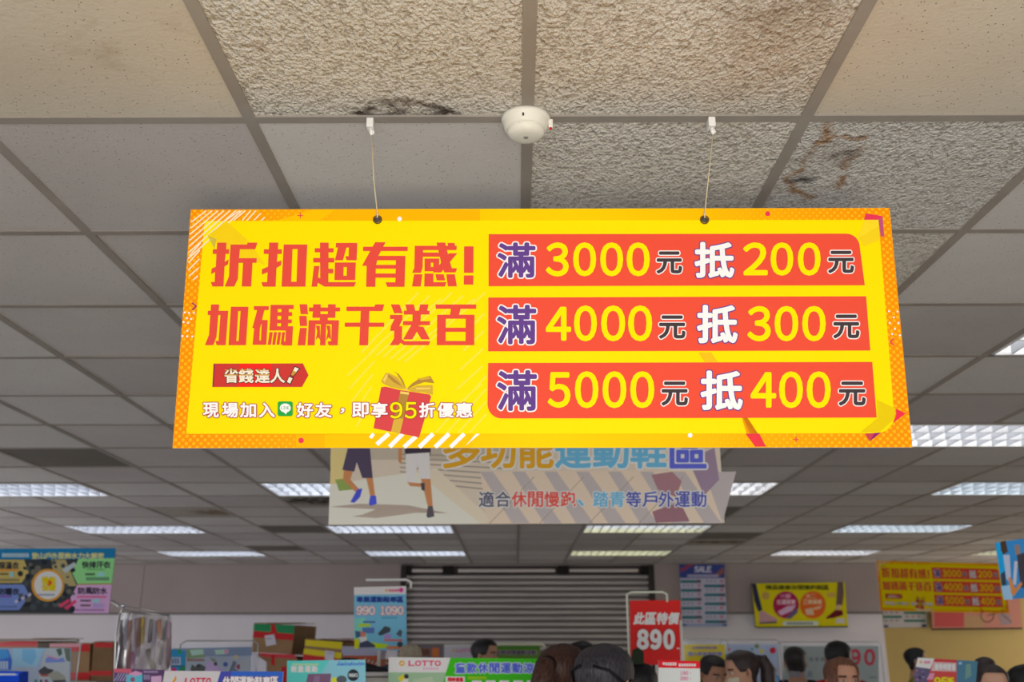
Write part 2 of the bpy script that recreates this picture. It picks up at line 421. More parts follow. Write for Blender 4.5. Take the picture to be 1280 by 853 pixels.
# ceiling tiles and grid
RMAX = (BACK - GY0) / TS
TR = {}
for k in range(3): pass
lights_at = [(3, 2, 'w'), (3, 5, 'w'), (5, 8, 'c'), (5, 12, 'c'), (5, 16, 'w'), (1, 8, 'w'), (1, 12, 'y'), (1, 16, 'y'), (-3, 8, 'b'), (-3, 12, 'b'), (-3, 16, 'b'), (-7, 8, 'b'), (-7, 12, 'b'), (-7, 16, 'b'), (9, 16, 'y')]
hole = set()
for k, r, _ in lights_at: hole |= {(k, r), (k + 1, r)}
T_S = [tile_smooth('smooth_mineral_tile', (196, 190, 188), (208, 203, 201)), tile_smooth('smooth_mineral_tile', (188, 182, 180), (200, 195, 193)), tile_smooth('smooth_mineral_tile', (208, 204, 202), (218, 215, 212))]
T_W = tile_smooth('warm_stained_tile', (206, 194, 176), (216, 208, 194), True)
T_D = tile_smooth('dark_grille_tile', (112, 106, 98), (124, 118, 110))
def cpt(px, py):
    d = ray(px, py); q = CAM + d * (HC / d.z); return (q.x, q.y)
def crun(ox, oy, sc, pts): return [cpt(ox + x / sc, oy + y / sc) for x, y in pts]
BRW_ = (158, 112, 62)
T_R = tile_rough('rough_mineral_tile', (216, 210, 200), (230, 226, 218), stains=((gx(.80), gy(-.35), .20, .28, (168, 136, 100), .5), (gx(.75), gy(-.75), .14, .2, (120, 92, 64), .5)),
    runs=((crun(400, 80, 6.4, [(290, 410), (380, 380), (440, 350), (520, 330), (600, 380), (660, 385)]), .022, (66, 48, 36), .95), (crun(400, 80, 6.4, [(520, 325), (640, 310), (800, 335), (920, 365), (980, 385), (1060, 400)]), .020, (84, 62, 46), .9), (crun(400, 80, 6.4, [(930, 372), (1010, 388)]), .022, (40, 32, 28), .9), (crun(400, 80, 6.4, [(280, 418), (1100, 418)]), .014, (52, 40, 32), .8), (crun(200, 0, 5.33, [(630, 310), (660, 330)]), .02, (150, 110, 80), .6)))
T_RS = tile_rough('rough_stained_tile', (210, 207, 202), (224, 221, 217),
    runs=((crun(900, 140, 5.333, [(740, 70), (722, 115), (700, 180), (722, 205), (665, 215)]), .016, BRW_, .95), (crun(900, 140, 5.333, [(665, 215), (610, 270), (570, 330), (540, 400)]), .012, BRW_, .6), (crun(900, 140, 5.333, [(545, 400), (450, 440), (430, 455), (490, 497), (488, 530), (560, 562), (620, 578)]), .015, BRW_, .95),
          (crun(900, 140, 5.333, [(735, 182), (820, 176), (890, 190), (955, 188)]), .013, BRW_, .85), (crun(900, 140, 5.333, [(955, 245), (905, 300), (840, 330), (820, 390)]), .016, BRW_, .75), (crun(900, 140, 5.333, [(818, 440), (808, 480), (780, 522)]), .017, BRW_, .9), (crun(900, 140, 5.333, [(500, 462), (545, 452), (590, 460)]), .034, (44, 40, 36), 1.0), (crun(900, 140, 5.333, [(790, 300), (880, 282)]), .026, (76, 68, 60), .85), (crun(900, 140, 5.333, [(640, 320), (740, 300), (800, 330)]), .08, (150, 140, 130), .5)))
T_B = tile_rough('water_stained_tile', (176, 168, 158), (190, 184, 174), stains=((gx(-2.55), gy(9.45), .40, .26, (44, 32, 20), 1.6), (gx(-4.2), gy(10.55), .25, .2, (112, 84, 44), 1.2), (gx(3.6), gy(14.5), .6, .2, (90, 66, 40), 1.3)))
rough_t = {(-1, -1), (0, -1), (0, 0), (1, 1), (-1, -2), (0, -2)}
dark_t = {(-5, 6), (2, 10), (3, 13), (-4, 12), (-5, 15)}
mb = MB(); zt = CEIL + .004
for k in range(-15, 17):
    for r in range(-7, int(RMAX) + 1):
        if (k, r) in hole: continue
        x0, x1 = max(XL, gx(k)), min(XR, gx(k + 1)); y0, y1 = max(YF, gy(r)), min(BACK + .2, gy(r + 1))
        if x1 <= x0 or y1 <= y0: continue
        m = random.choice(T_S)
        if (k, r) in rough_t: m = T_R
        elif (k, r) == (1, 0): m = T_RS
        elif (k, r) in ((1, -1), (-2, -1), (2, -1)): m = T_W
        elif (k, r) in dark_t: m = T_D
        elif (k, r) in ((-3, 9), (-5, 10), (3, 14)): m = T_B
        elif (k, r) in ((-3, 4), (-4, 8), (2, 3), (3, 3)): m = T_S[2]
        dz = random.uniform(-.0015, .002)
        mb.add([(x0, y0, zt + dz), (x0, y1, zt + dz), (x1, y1, zt + dz), (x1, y0, zt + dz)], [(0, 1, 2, 3)], m)
mb.add([(XL, YF, zt + .14), (XL, BACK + .3, zt + .14), (XR, BACK + .3, zt + .14), (XR, YF, zt + .14)], [(0, 1, 2, 3)], M((90, 86, 80), .8))
mb.build('ceiling', kind='structure')
mb = MB()
for k in range(-15, 17):
    if not XL < gx(k) < XR: continue
    cuts = sorted(r for kk, r, _ in lights_at if kk + 1 == k); y = YF
    for r in cuts + [None]:
        y1 = gy(r) if r is not None else BACK
        if y1 > y: mb.box((gx(k), (y + y1) / 2, CEIL + .005), (.026, y1 - y, .010), MW['tee'])
        if r is not None: y = gy(r + 1)
for r in range(-6, int(RMAX) + 1): mb.box(((XL + XR) / 2, gy(r), CEIL + .0056), (XR - XL, .026, .010), MW['tee'])
mb.box(((XL + XR) / 2, BACK - .012, CEIL + .002), (XR - XL, .024, .016), MW['tee'])
mb.build('trim_2', kind='structure')

# recessed louvre lights
EM = {'w': emis('tube_white', (1, .98, .95), 4.2), 'b': emis('tube_cool', (.84, .90, 1), 4.0), 'c': emis('tube_cyan', (.82, .95, 1), 4.0), 'y': emis('tube_yellow', (1, .97, .50), 2.8)}
BLD = M((196, 200, 208), .45, name='louvre_blade_grey'); PAN = M((238, 238, 240), .25, name='white_reflector'); LOU = M((232, 234, 238), .3, .15, 'louvre_blade')
PLACE = {(3, 2): 'cut off by the right edge, nearest of the lit lights', (3, 5): 'behind the lower right corner of the big yellow banner', (5, 8): 'at the right edge, second row down from the yellow banner corner', (5, 12): 'above the yellow shoe poster, cool white', (5, 16): 'nearest the back wall above the yellow shoe poster',
         (1, 8): 'peeking out right of the grey running shoe banner', (1, 12): 'half yellow, just under the running shoe banner on the right', (1, 16): 'pale yellow, above the right half of the roller shutter', (-3, 8): 'peeking out left of the grey running shoe banner', (-3, 12): 'just under the running shoe banner on the left',
         (-3, 16): 'above the left end of the roller shutter', (-7, 8): 'cut off by the left edge, below the yellow banner level', (-7, 12): 'on the left above the hanging outdoor sign', (-7, 16): 'nearest the back wall at left, over the bare wall', (9, 16): 'dim yellow, tucked behind the blue hanging sign'}
def troffer(k, r, c):
    x0, x1, y0, y1 = gx(k) + .014, gx(k + 2) - .014, gy(r) + .014, gy(r + 1) - .014
    cx, cy = (x0 + x1) / 2, (y0 + y1) / 2; W, D = x1 - x0, y1 - y0
    t = thing('ceiling_light', 'recessed louvre ceiling light ' + PLACE[(k, r)], 'light', (cx, cy, CEIL), 'recessed ceiling lights')
    h = MB(); z1 = CEIL + .11
    h.add([(x0, y0, CEIL), (x1, y0, CEIL), (x1, y1, CEIL), (x0, y1, CEIL), (x0, y0, z1), (x1, y0, z1), (x1, y1, z1), (x0, y1, z1)], [(4, 7, 6, 5), (0, 4, 5, 1), (1, 5, 6, 2), (2, 6, 7, 3), (3, 7, 4, 0)], PAN)
    for (a, b_, e, g) in ((cx, y0 + .008, W, .016), (cx, y1 - .008, W, .016), (x0 + .008, cy, .016, D), (x1 - .008, cy, .016, D)): h.box((a, b_, CEIL + .004), (e, g, .012), PAN)
    h.build('housing', t)
    for i in range(3):
        yy = y0 + D * (i + .5) / 3
        if c == 'y' and r == 12 and i == 0: mt = EM['b']
        else: mt = EM[c]
        u = MB(); u.lathe((x0 + .03, yy, CEIL + .082), [(.010, 0), (.019, .012), (.019, W - .072), (.010, W - .06)], mt, 10, 'x'); u.build('fluorescent_tube', t)
    g = MB(); zb = CEIL + .026
    for i in range(1, 3): g.box((cx, y0 + D * i / 3, zb), (W - .03, .010, .052), LOU)
    n = 14
    for i in range(1, n): g.box((x0 + W * i / n, cy, zb - .002), (.006, D - .03, .046), BLD)
    g.build('louvre_grid', t)
for q in lights_at: troffer(*q)

# smoke detector
cx, cy = gx(0) - .004, gy(0) - .005
t = thing('smoke_detector', 'round white smoke detector on a ceiling grid crossing', 'smoke detector', (cx, cy, CEIL))
W_ = M((238, 234, 222), .35, name='ivory_plastic')
MB().lathe((cx, cy, CEIL - .029), [(.043, 0), (.046, .003), (.049, .016), (.0505, .019), (.0525, .021), (.0535, .0295)], W_, 40).build('base', t)
b_ = MB(); b_.lathe((cx, cy, CEIL - .047), [(.004, .0002), (.020, .0008), (.031, .003), (.038, .008), (.041, .014), (.0395, .019)], W_, 40); dm = b_.build('dome', t)
MB().lathe((cx, cy - .003, CEIL - .0478), [(.005, 0), (.006, .002)], M((150, 148, 140), .5), 14).build('centre_button', dm)
MB().box((cx - .006, cy - .0478, CEIL - .017), (.0035, .004, .006), MW['black']).build('sensor_slot', t)
MB().box((cx + .053, cy - .004, CEIL - .016), (.010, .012, .02), W_, bev=.002).build('lamp_holder', t)
MB().ball((cx + .053, cy - .006, CEIL - .027), .0034, M((206, 24, 30), .3), 10, 8).build('indicator_lamp', t)

# ------------------------------------------------------------------ the big yellow banner
def print_border():
    m, nt, b = NT('orange_print_border'); v = objco(nt)
    s = nt.nodes.new('ShaderNodeSeparateXYZ'); nt.links.new(v, s.inputs[0])
    f = math_n(nt, 'DIVIDE', math_n(nt, 'ABSOLUTE', s.outputs[0]), .76)
    z = s.outputs[2]
    f2 = math_n(nt, 'ADD', f, math_n(nt, 'MULTIPLY', math_n(nt, 'ABSOLUTE', math_n(nt, 'SUBTRACT', z, .12)), .25))
    base = ramp_n(nt, f2, [(.12, rgb(255, 210, 0)), (.45, rgb(255, 196, 0)), (.75, rgb(253, 168, 4)), (1.05, rgb(252, 146, 6))])
    dp = .0122
    a = math_n(nt, 'MULTIPLY', math_n(nt, 'ADD', s.outputs[0], z), 2 * math.pi / dp / 1.2); c_ = math_n(nt, 'MULTIPLY', math_n(nt, 'SUBTRACT', s.outputs[0], z), 2 * math.pi / dp / 1.2)
    d = math_n(nt, 'MULTIPLY', math_n(nt, 'ADD', math_n(nt, 'ADD', math_n(nt, 'COSINE', a), math_n(nt, 'COSINE', c_)), 2), .25)
    thr = ramp_n(nt, f2, [(.45, (1, 1, 1, 1)), (.70, (.82, .82, .82, 1)), (1.0, (.60, .60, .60, 1))])
    dot = math_n(nt, 'MULTIPLY', math_n(nt, 'GREATER_THAN', d, thr), .55)
    nt.links.new(mix_n(nt, dot, base, rgb(255, 214, 30)), b.inputs['Base Color']); b.inputs['Roughness'].default_value = .45; b.inputs['Specular IOR Level'].default_value = .06
    return m
YEL = M((255, 230, 0), .45, name='yellow_print', spec=.06)
GOLD = M((255, 198, 0), .5, spec=.06); GOLD2 = M((255, 186, 0), .5, spec=.06)
BORD = print_border()
RED = M((233, 80, 66), .45, name='red_print', spec=.06); REDB = M((240, 84, 62), .5, spec=.06); PURP = M((104, 70, 148), .5, spec=.06); WH = M((250, 248, 250), .5, spec=.06)
DGR = M((72, 62, 66), .5, spec=.06); DYEL = M((255, 234, 0), .5, spec=.06); PINK = M((236, 60, 92), .5, spec=.06); MAG = M((150, 40, 110), .5, spec=.06); OUTL = M((128, 60, 84), .5, spec=.06)
LY = M((255, 234, 70), .5, spec=.06)

bn = Panel([(238.5, 262), (1112, 260), (1140.5, 559.5), (215.5, 560.5)], 1.897, 0, R(3.2), thick=.006, lay=.0004)
banner = thing('hanging_banner', 'big yellow sale banner hanging from ceiling in the foreground, facing the camera', 'banner', bn.o, 'yellow sale banners')
bn.body(BORD, WH)
bn.layer(0)
bn.poly([(256, 276.5), (1098, 275), (1117.5, 517)] + [(1118 - 22 + 22 * math.cos(R(a)), 519 + 23 * math.sin(R(a))) for a in range(0, 91, 15)] + [(233, 542.6)], YEL)
# flat border tints
bn.poly([(345, 276), (392, 262), (420, 262), (400, 276)], GOLD); bn.poly([(408, 276), (422, 262), (600, 262), (600, 276)], GOLD2)
bn.poly([(370, 543.5), (406, 543.5), (406, 560), (370, 560)], GOLD2); bn.poly([(406, 543.5), (590, 543), (590, 560), (406, 560)], GOLD)
bn.layer(1)
# white hatching, upper left corner and bottom
HW = M((255, 236, 200), .5, spec=.06)
for i in range(12):
    x = 258 + i * 7.4
    if i < 7: bn.line(x, 263.6, 239.2 - i * .65, 278 + i * 7.6, 1.7, HW)
for i, (xa, ya, xb, yb) in enumerate(((300, 263.5, 282, 276), (307, 263.5, 292, 276), (313.5, 263.5, 303, 276), (320, 263.5, 309, 276), (326, 267, 318, 275.5), (331, 272, 327, 276), (251, 304, 237, 320), (250, 313, 236, 329), (249.5, 324, 235.5, 338), (248.5, 335, 236.5, 345.5), (247.5, 345, 241.5, 350.5))): bn.line(xa, ya, xb, yb, 1.6, HW)
for xa, xb, ya, yb, wd in ((467, 463, 542.6, 548, 4.5), (486, 471, 542.6, 556, 5.5), (503.5, 487, 542.6, 559, 5.5), (520, 505, 546, 559.5, 5.5), (541.5, 524, 542.6, 559.5, 5.5), (561.5, 544, 542.6, 559.5, 5.5), (580.5, 563, 542.6, 559.5, 5.0)): bn.line(xa, ya, xb, yb, wd, WH)
bn.poly([(595, 542.6), (600, 542.6), (581.5, 558)], WH)
for i in range(7): bn.line(523 + i * 14, 366 + (i % 3) * 4, 452 + i * 9, 441 + i * 2, 2.6, LY)
for i in range(5): bn.line(606 - i * 1, 392 + i * 22, 583 - i * 4, 415 + i * 24, 2.6, LY)
for i in range(5): bn.line(470 - i * 2, 436 + i * 16, 434 + i * 3, 470 + i * 16, 2.4, LY)
for i in range(4): bn.line(608, 470 + i * 16, 545 + i * 14, 541, 2.4, LY)
# see-through polygons behind the headline and in the right corners
bn.poly([(259.5, 294.5), (283, 277), (308, 299), (332, 331), (292, 319)], M((250, 212, 22), .5, spec=.06)); bn.poly([(260, 295), (271, 299), (268, 311)], M((214, 190, 70), .5, spec=.06))
bn.poly([(1081, 275.2), (1098, 275.2), (1098.5, 283), (1071, 299)], M((255, 222, 40), .5, spec=.06)); bn.poly([(1098.5, 283), (1100, 300), (1080, 308), (1074, 298)], M((248, 214, 30), .5, spec=.06))
bn.poly([(1096, 500), (1119, 511), (1118, 524), (1100, 540), (1075, 541), (1097, 523)], M((234, 204, 12), .5, spec=.06))
bn.poly([(1082, 267), (1103, 270.5), (1103, 275), (1080, 275)], PINK); bn.poly([(1098, 274), (1103, 271), (1105, 296), (1101, 296)], M((196, 84, 128), .5, spec=.06))
bn.poly([(1120, 511.5), (1132, 517), (1116.5, 529), (1120, 520)], M((240, 54, 78), .5, spec=.06)); bn.poly([(1081, 542.5), (1101, 541), (1087, 552)], MAG); bn.poly([(1081, 542.5), (1093, 542), (1087, 552)], M((206, 70, 84), .5, spec=.06))
bn.poly([(921, 502), (933, 542.3), (949, 542.3), (958, 559), (943, 559)], M((244, 160, 20), .5, spec=.06)); bn.poly([(932, 542.6), (949, 542.4), (957, 558.5), (944, 558.8)], M((236, 60, 72), .5, spec=.06))
bn.poly([(873, 441), (889, 441), (897, 453), (881, 453)], M((250, 196, 30), .5, spec=.06))
# dots, plus and arrow signs
for x, y, r, c in ((499.5, 274, 2.9, WH), (376.5, 551, 3.4, PINK), (959.5, 267.5, 3.0, PINK), (862.5, 544.5, 2.9, WH)): bn.disc(x, y, r, c)
for x, y in ((231, 391), (236.5, 391.5), (242.5, 391.5), (234, 398), (229.8, 403), (235, 404), (234.5, 414), (228.5, 420.5), (234, 421), (240.5, 421), (239, 399), (1111, 389.5), (1121.8, 390), (1117, 397), (1112, 404), (1122.8, 404), (1118.5, 411.5), (1124.6, 419.5), (1115, 418)): bn.disc(x, y, 1.25, WH, n=12)
for x, y in ((375.5, 269.7), (995, 549.7)): bn.line(x - 3.4, y, x + 3.4, y, 1.2, RED); bn.line(x, y - 3.4, x, y + 3.4, 1.2, RED)
bn.line(240.5, 379, 245.5, 383.3, 1.6, MAG); bn.line(240.5, 387.6, 245.5, 383.3, 1.6, MAG); bn.line(1117, 423.5, 1112.5, 427.5, 1.5, PINK); bn.line(1112.5, 427.5, 1117.5, 432.5, 1.5, PINK)
# headline strokes
HL = {
 (260, 295): [
  [(125,93),(248,93),(245,182),(285,182),(280,243),(236,243),(225,350),(277,318),(268,382),(222,410),(208,678),(62,678),(40,618),(92,618),(98,485),(44,510),(52,440),(107,415),(115,243),(65,243),(68,182),(120,182)],
  [(305,118),(522,118),(530,93),(660,93),(632,180),(428,180),(416,300),(652,300),(648,362),(595,362),(577,678),(452,678),(470,362),(410,362),(400,575),(352,678),(225,678),(282,545),(292,300)],
  [(818,93),(938,93),(934,182),(988,182),(984,243),(928,243),(920,352),(980,330),(976,392),(914,432),(903,680),(735,680),(713,620),(790,620),(797,487),(720,518),(722,448),(802,415),(810,243),(745,243),(748,182),(815,182)],
  [(1012,118),(1130,118),(1108,680),(983,680)], [(1200,118),(1325,118),(1300,680),(1180,680)], [(1012,118),(1325,118),(1322,178),(1010,178)], [(985,615),(1302,615),(1300,680),(983,680)]],
 (380, 295): [
  [(215,93),(330,93),(325,640),(218,640)], [(145,168),(396,168),(393,222),(145,222)], [(125,298),(405,298),(403,358),(125,358)], [(325,442),(392,442),(390,502),(325,502)],
  [(135,405),(207,405),(188,555),(325,620),(695,620),(668,680),(275,680),(185,628),(175,680),(102,680)],
  [(428,97),(712,97),(702,328),(570,328),(552,275),(597,275),(600,158),(566,158),(520,328),(415,328),(455,158),(425,158)],
  [(415,358),(530,358),(526,592),(408,592)], [(574,358),(692,358),(682,592),(570,592)], [(415,358),(692,358),(690,418),(412,418)], [(410,535),(685,535),(682,592),(408,592)],
  [(790,148),(1385,148),(1380,205),(788,205)], [(950,88),(1088,88),(990,272),(960,400),(775,402)], [(838,380),(962,270),(952,682),(830,682)], [(940,270),(1353,270),(1348,328),(950,328)], [(950,390),(1235,390),(1235,440),(950,440)], [(950,505),(1230,505),(1230,560),(950,560)], [(1228,270),(1353,270),(1341,682),(1112,682),(1088,622),(1220,622)]],
 (490, 295): [
  [(305,135),(865,135),(860,192),(415,192),(408,430),(385,495),(270,495),(298,430)], [(415,225),(640,225),(650,280),(412,280)], [(595,92),(708,92),(775,355),(798,435),(868,435),(848,490),(698,490),(660,380)], [(762,235),(870,235),(655,490),(545,490)], [(740,97),(835,97),(840,140),(748,140)],
  [(435,305),(518,305),(518,475),(435,475)], [(552,305),(630,305),(625,475),(552,475)], [(435,305),(630,305),(630,360),(435,360)], [(435,418),(640,418),(600,475),(435,475)],
  [(295,515),(405,515),(383,678),(268,678)], [(435,505),(552,505),(552,620),(725,620),(705,678),(430,678)], [(580,515),(690,515),(708,597),(598,597)], [(725,515),(838,515),(865,675),(745,675)],
  [(962,143),(1087,143),(1085,495),(960,495)], [(960,530),(1085,530),(1083,652),(957,652)]],
 (250, 370): [
  [(150,118),(258,118),(250,202),(378,202),(345,660),(225,660),(207,605),(250,603),(275,258),(245,258),(222,545),(180,660),(68,660),(122,525),(140,258),(105,258),(108,202),(145,202)],
  [(415,148),(514,148),(483,660),(382,660)], [(548,148),(647,148),(615,660),(513,660)], [(415,148),(647,148),(643,205),(412,205)], [(386,605),(618,605),(615,660),(382,660)],
  [(720,140),(920,140),(916,192),(722,192)], [(765,190),(860,190),(828,325),(800,440),(700,432)], [(735,325),(808,325),(788,655),(703,655)], [(826,325),(905,325),(885,655),(812,655)], [(735,325),(905,325),(902,380),(730,380)], [(708,597),(888,597),(885,655),(703,655)],
  [(945,123),(1040,123),(1028,465),(930,465)], [(945,123),(1252,123),(1248,178),(942,178)], [(1090,123),(1190,123),(1170,465),(1080,465)], [(1030,220),(1230,220),(1228,270),(1030,270)], [(1030,318),(1225,318),(1225,368),(1030,368)], [(930,408),(1242,408),(1240,462),(928,465)], [(1148,408),(1242,408),(1228,665),(1105,665),(1095,610),(1140,610)],
  [(930,487),(972,487),(948,655),(905,655)], [(988,487),(1028,487),(1003,655),(965,655)], [(1045,487),(1082,487),(1060,655),(1022,655)], [(1098,487),(1135,487),(1115,655),(1078,655)]],
 (365, 370): [
  [(103,115),(202,115),(215,247),(118,247)], [(98,270),(195,270),(205,405),(108,405)], [(108,430),(200,430),(178,662),(75,662)],
  [(228,158),(642,158),(640,210),(228,210)], [(285,115),(385,115),(378,295),(275,295)], [(483,115),(585,115),(577,295),(478,295)], [(275,245),(577,245),(577,295),(275,295)], [(375,250),(478,250),(478,350),(372,350)],
  [(225,328),(628,328),(625,382),(222,382)], [(225,328),(318,328),(303,662),(208,662)], [(532,328),(628,328),(610,662),(490,662),(475,612),(525,605)], [(388,328),(458,328),(447,662),(375,662)],
  [(320,400),(372,400),(378,590),(348,555),(318,595),(338,480)], [(460,400),(510,400),(522,590),(490,555),(455,600),(478,480)],
  [(728,147),(1100,147),(1112,117),(1230,117),(1205,205),(728,205)], [(918,205),(1032,205),(1015,662),(898,662)], [(705,360),(1230,360),(1228,415),(705,415)]],
 (480, 370): [
  [(92,117),(207,117),(250,235),(138,235)], [(82,257),(248,257),(245,320),(205,408),(243,408),(240,580),(275,607),(618,607),(597,660),(268,660),(220,628),(195,660),(78,660),(135,570),(138,470),(85,470),(92,408),(140,312),(82,312)],
  [(285,117),(398,117),(420,205),(308,205)], [(483,117),(593,117),(575,205),(465,205)], [(268,200),(608,200),(606,252),(265,252)], [(382,250),(492,250),(485,400),(380,400)], [(255,340),(615,340),(612,393),(255,393)], [(365,393),(470,393),(440,475),(378,583),(255,583)], [(400,440),(475,410),(525,415),(612,583),(500,583),(436,475)],
  [(688,118),(1230,118),(1228,175),(690,175)], [(895,175),(1022,175),(1000,255),(880,255)], [(710,255),(825,255),(822,660),(705,660)], [(1090,255),(1207,255),(1203,660),(1088,660)], [(710,255),(1207,255),(1207,308),(710,308)], [(820,428),(1092,428),(1092,482),(820,482)], [(706,605),(1205,605),(1203,660),(705,660)]],
}
bn.layer(2)
for (ox, oy), polys in HL.items():
    for p in polys: bn.poly([(ox + x / 10.6667, oy + y / 10.6667) for x, y in p], RED)
# red price bars
def bar(pts): bn.poly(pts, REDB)
def arc(cx, cy, r, a0, a1): return [(cx + r * math.cos(R(a)), cy + r * math.sin(R(a))) for a in range(a0, a1 + 1, 15)]
bar([(611, 293.2)] + arc(1057.5, 309.5, 17, 270, 360) + [(1080.7, 357), (610.8, 358.2)])
bar([(610.5, 372.4), (1082.4, 370.8), (1087.6, 438.6), (610.2, 439.6)])
bar([(610.2, 454.2), (1090, 452.9), (1095.6, 522.4)] + arc(627, 506, 17.5, 90, 180))
bn.layer(3)
rows = [
 (('滿', 621.5, 303.6, 669.5, 348), [('3', 682.3, 303.6, 710.8, 346), ('0', 716.4, 303.6, 745, 345.8), ('0', 750.2, 303.6, 778.7, 345.8), ('0', 783.2, 303.6, 812, 345.8)], ('元', 820.5, 315, 852.3, 342.6), ('抵', 868, 303.4, 917.5, 347.8), [('2', 928.6, 303.6, 959.4, 344.6), ('0', 963, 303.6, 991.3, 345), ('0', 997, 303.6, 1025.4, 345)], ('元', 1034.8, 314.2, 1067, 342)),
 (('滿', 621, 381.5, 670.4, 431), [('4', 682.3, 384, 713.8, 426.3), ('0', 717.5, 382.4, 746, 427), ('0', 751.3, 382.4, 781.3, 427), ('0', 785, 382.4, 815, 427)], ('元', 823.6, 395, 856.5, 424), ('抵', 871, 382, 921.6, 429.5), [('3', 933.9, 383.1, 963.1, 427), ('0', 968, 383, 997.6, 427), ('0', 1002.5, 383, 1031.8, 427)], ('元', 1041.2, 394, 1073.8, 423.6)),
 (('滿', 621, 463.2, 671.2, 514.2), [('5', 684.5, 465.7, 713, 510.2), ('0', 718.7, 464.6, 747.9, 510.6), ('0', 753.1, 464.6, 782.8, 510.6), ('0', 787.7, 464.6, 817.7, 510.6)], ('元', 826.6, 477.6, 859.6, 507.6), ('抵', 875.5, 464, 928, 513), [('4', 938, 465.7, 969.9, 510), ('0', 973.6, 464.8, 1003.3, 510.6), ('0', 1008.1, 464.8, 1038.1, 510.6)], ('元', 1048, 477.6, 1081.6, 507.6))]
for man, dig, yuan, di, dig2, yuan2 in rows:
    def ins(g, e): return (g[0], g[1] + e, g[2] + e, g[3] - e, g[4] - e)
    bn.ch(*ins(man, 1.3), PURP, bold=1.25, halo=2.9, hmat=WH)
    bn.ch(*ins(di, 1.2), WH, bold=1.5, halo=2.8, hmat=PURP)
    for y in (yuan, yuan2): bn.ch(*ins(y, .8), DGR, bold=1.0, halo=2.3, hmat=WH)
    for d in dig + dig2: bn.ch(*ins(d, 1.2), DYEL, bold=1.3)
# red arrow label
bn.poly([(267.3, 455), (378.8, 454.8), (385.8, 469.5), (377.5, 484.2), (265.8, 484.2)], M((206, 62, 56), .5, spec=.06)); bn.poly([(300, 455), (340, 455), (338, 484), (298, 484)], M((244, 46, 40), .5, spec=.06)); bn.poly([(267.3, 455), (269, 455), (267.3, 484), (265.8, 484)], M((130, 44, 90), .5, spec=.06))
bn.layer(4)
CRM = M((246, 236, 214), .4, spec=.2); GLD = M((206, 150, 62), .4, spec=.2); DK = M((58, 40, 36), .5, spec=.06)
for c, x0, x1 in (('省', 281, 297.5), ('錢', 299.2, 316.8), ('達', 319.6, 337.2), ('人', 338.5, 356)): bn.ch(c, x0, 461.8, x1, 478.8, CRM, bold=.55, halo=1.3, hmat=DK)
bn.layer(6)
for x0 in (281, 299.5, 320): bn.rect(x0 + .8, 462.6, x0 + 15.5, 463.8, GLD); bn.rect(x0, 468.6, x0 + 16.6, 470.0, GLD)
bn.layer(4)
bn.poly([(368.5, 458), (375.5, 461), (367.5, 471.5), (362.5, 470)], DK); bn.poly([(361.5, 470.5), (367.5, 472.5), (363.5, 481.5), (357.5, 478.5)], DK)
bn.layer(5); bn.poly([(369, 459.4), (374, 461.4), (366.8, 470.4), (363.8, 469.4)], CRM); bn.poly([(361.7, 471.8), (366, 473.4), (363, 480), (359, 478)], CRM); bn.poly([(366.5, 463.5), (371, 466), (366.8, 470.4), (363.8, 469.4)], GLD)
# gift box print
bn.layer(2)
GB = M((216, 66, 70), .5, spec=.2); RB = M((214, 172, 44), .35, spec=.3); RBD = M((178, 132, 40), .35, spec=.3); RBL = M((240, 206, 96), .35, spec=.3)
bn.poly([(476.5, 484.5), (482, 483.7), (500, 488), (537, 493.5), (539, 496.5), (524, 547), (467, 535.8)], GB)
bn.layer(3); bn.poly([(500.5, 490), (511.5, 491.5), (500, 542.5), (489, 540)], RBD); bn.poly([(500.8, 489.5), (511.6, 491), (511, 494), (500.2, 492.4)], RBL); bn.poly([(493, 522), (504.5, 524), (500, 542.3), (489, 540)], RB)
bn.poly([(507.5, 487), (500, 486.5), (488, 484), (479, 480), (476.5, 477), (482, 467), (486.5, 467), (497, 472), (503, 480)], RB)
bn.poly([(507.5, 487), (504.5, 477), (499, 468.5), (493.5, 465), (492.5, 464.6), (496, 467.5), (501.5, 476)], RBD)
bn.poly([(508, 487.5), (515, 480), (525, 473.5), (538, 470.5), (543, 479.5), (531, 478), (520, 481.5)], RBD); bn.poly([(508, 487.5), (522, 482.5), (541, 481.8), (541, 494), (530, 491), (516, 490)], RB)
bn.layer(4); bn.poly([(483, 470), (487, 469), (499, 479), (503, 484), (492, 478)], RBD); bn.poly([(478.5, 476), (483, 468), (485, 470), (481, 478.5)], RBL); bn.poly([(522, 473.8), (537, 471.6), (538.5, 474), (526, 476)], RB); bn.disc(508, 487.3, 1.9, RBL); bn.poly([(519, 485), (538, 485), (538, 487), (521, 487.5)], RBL)
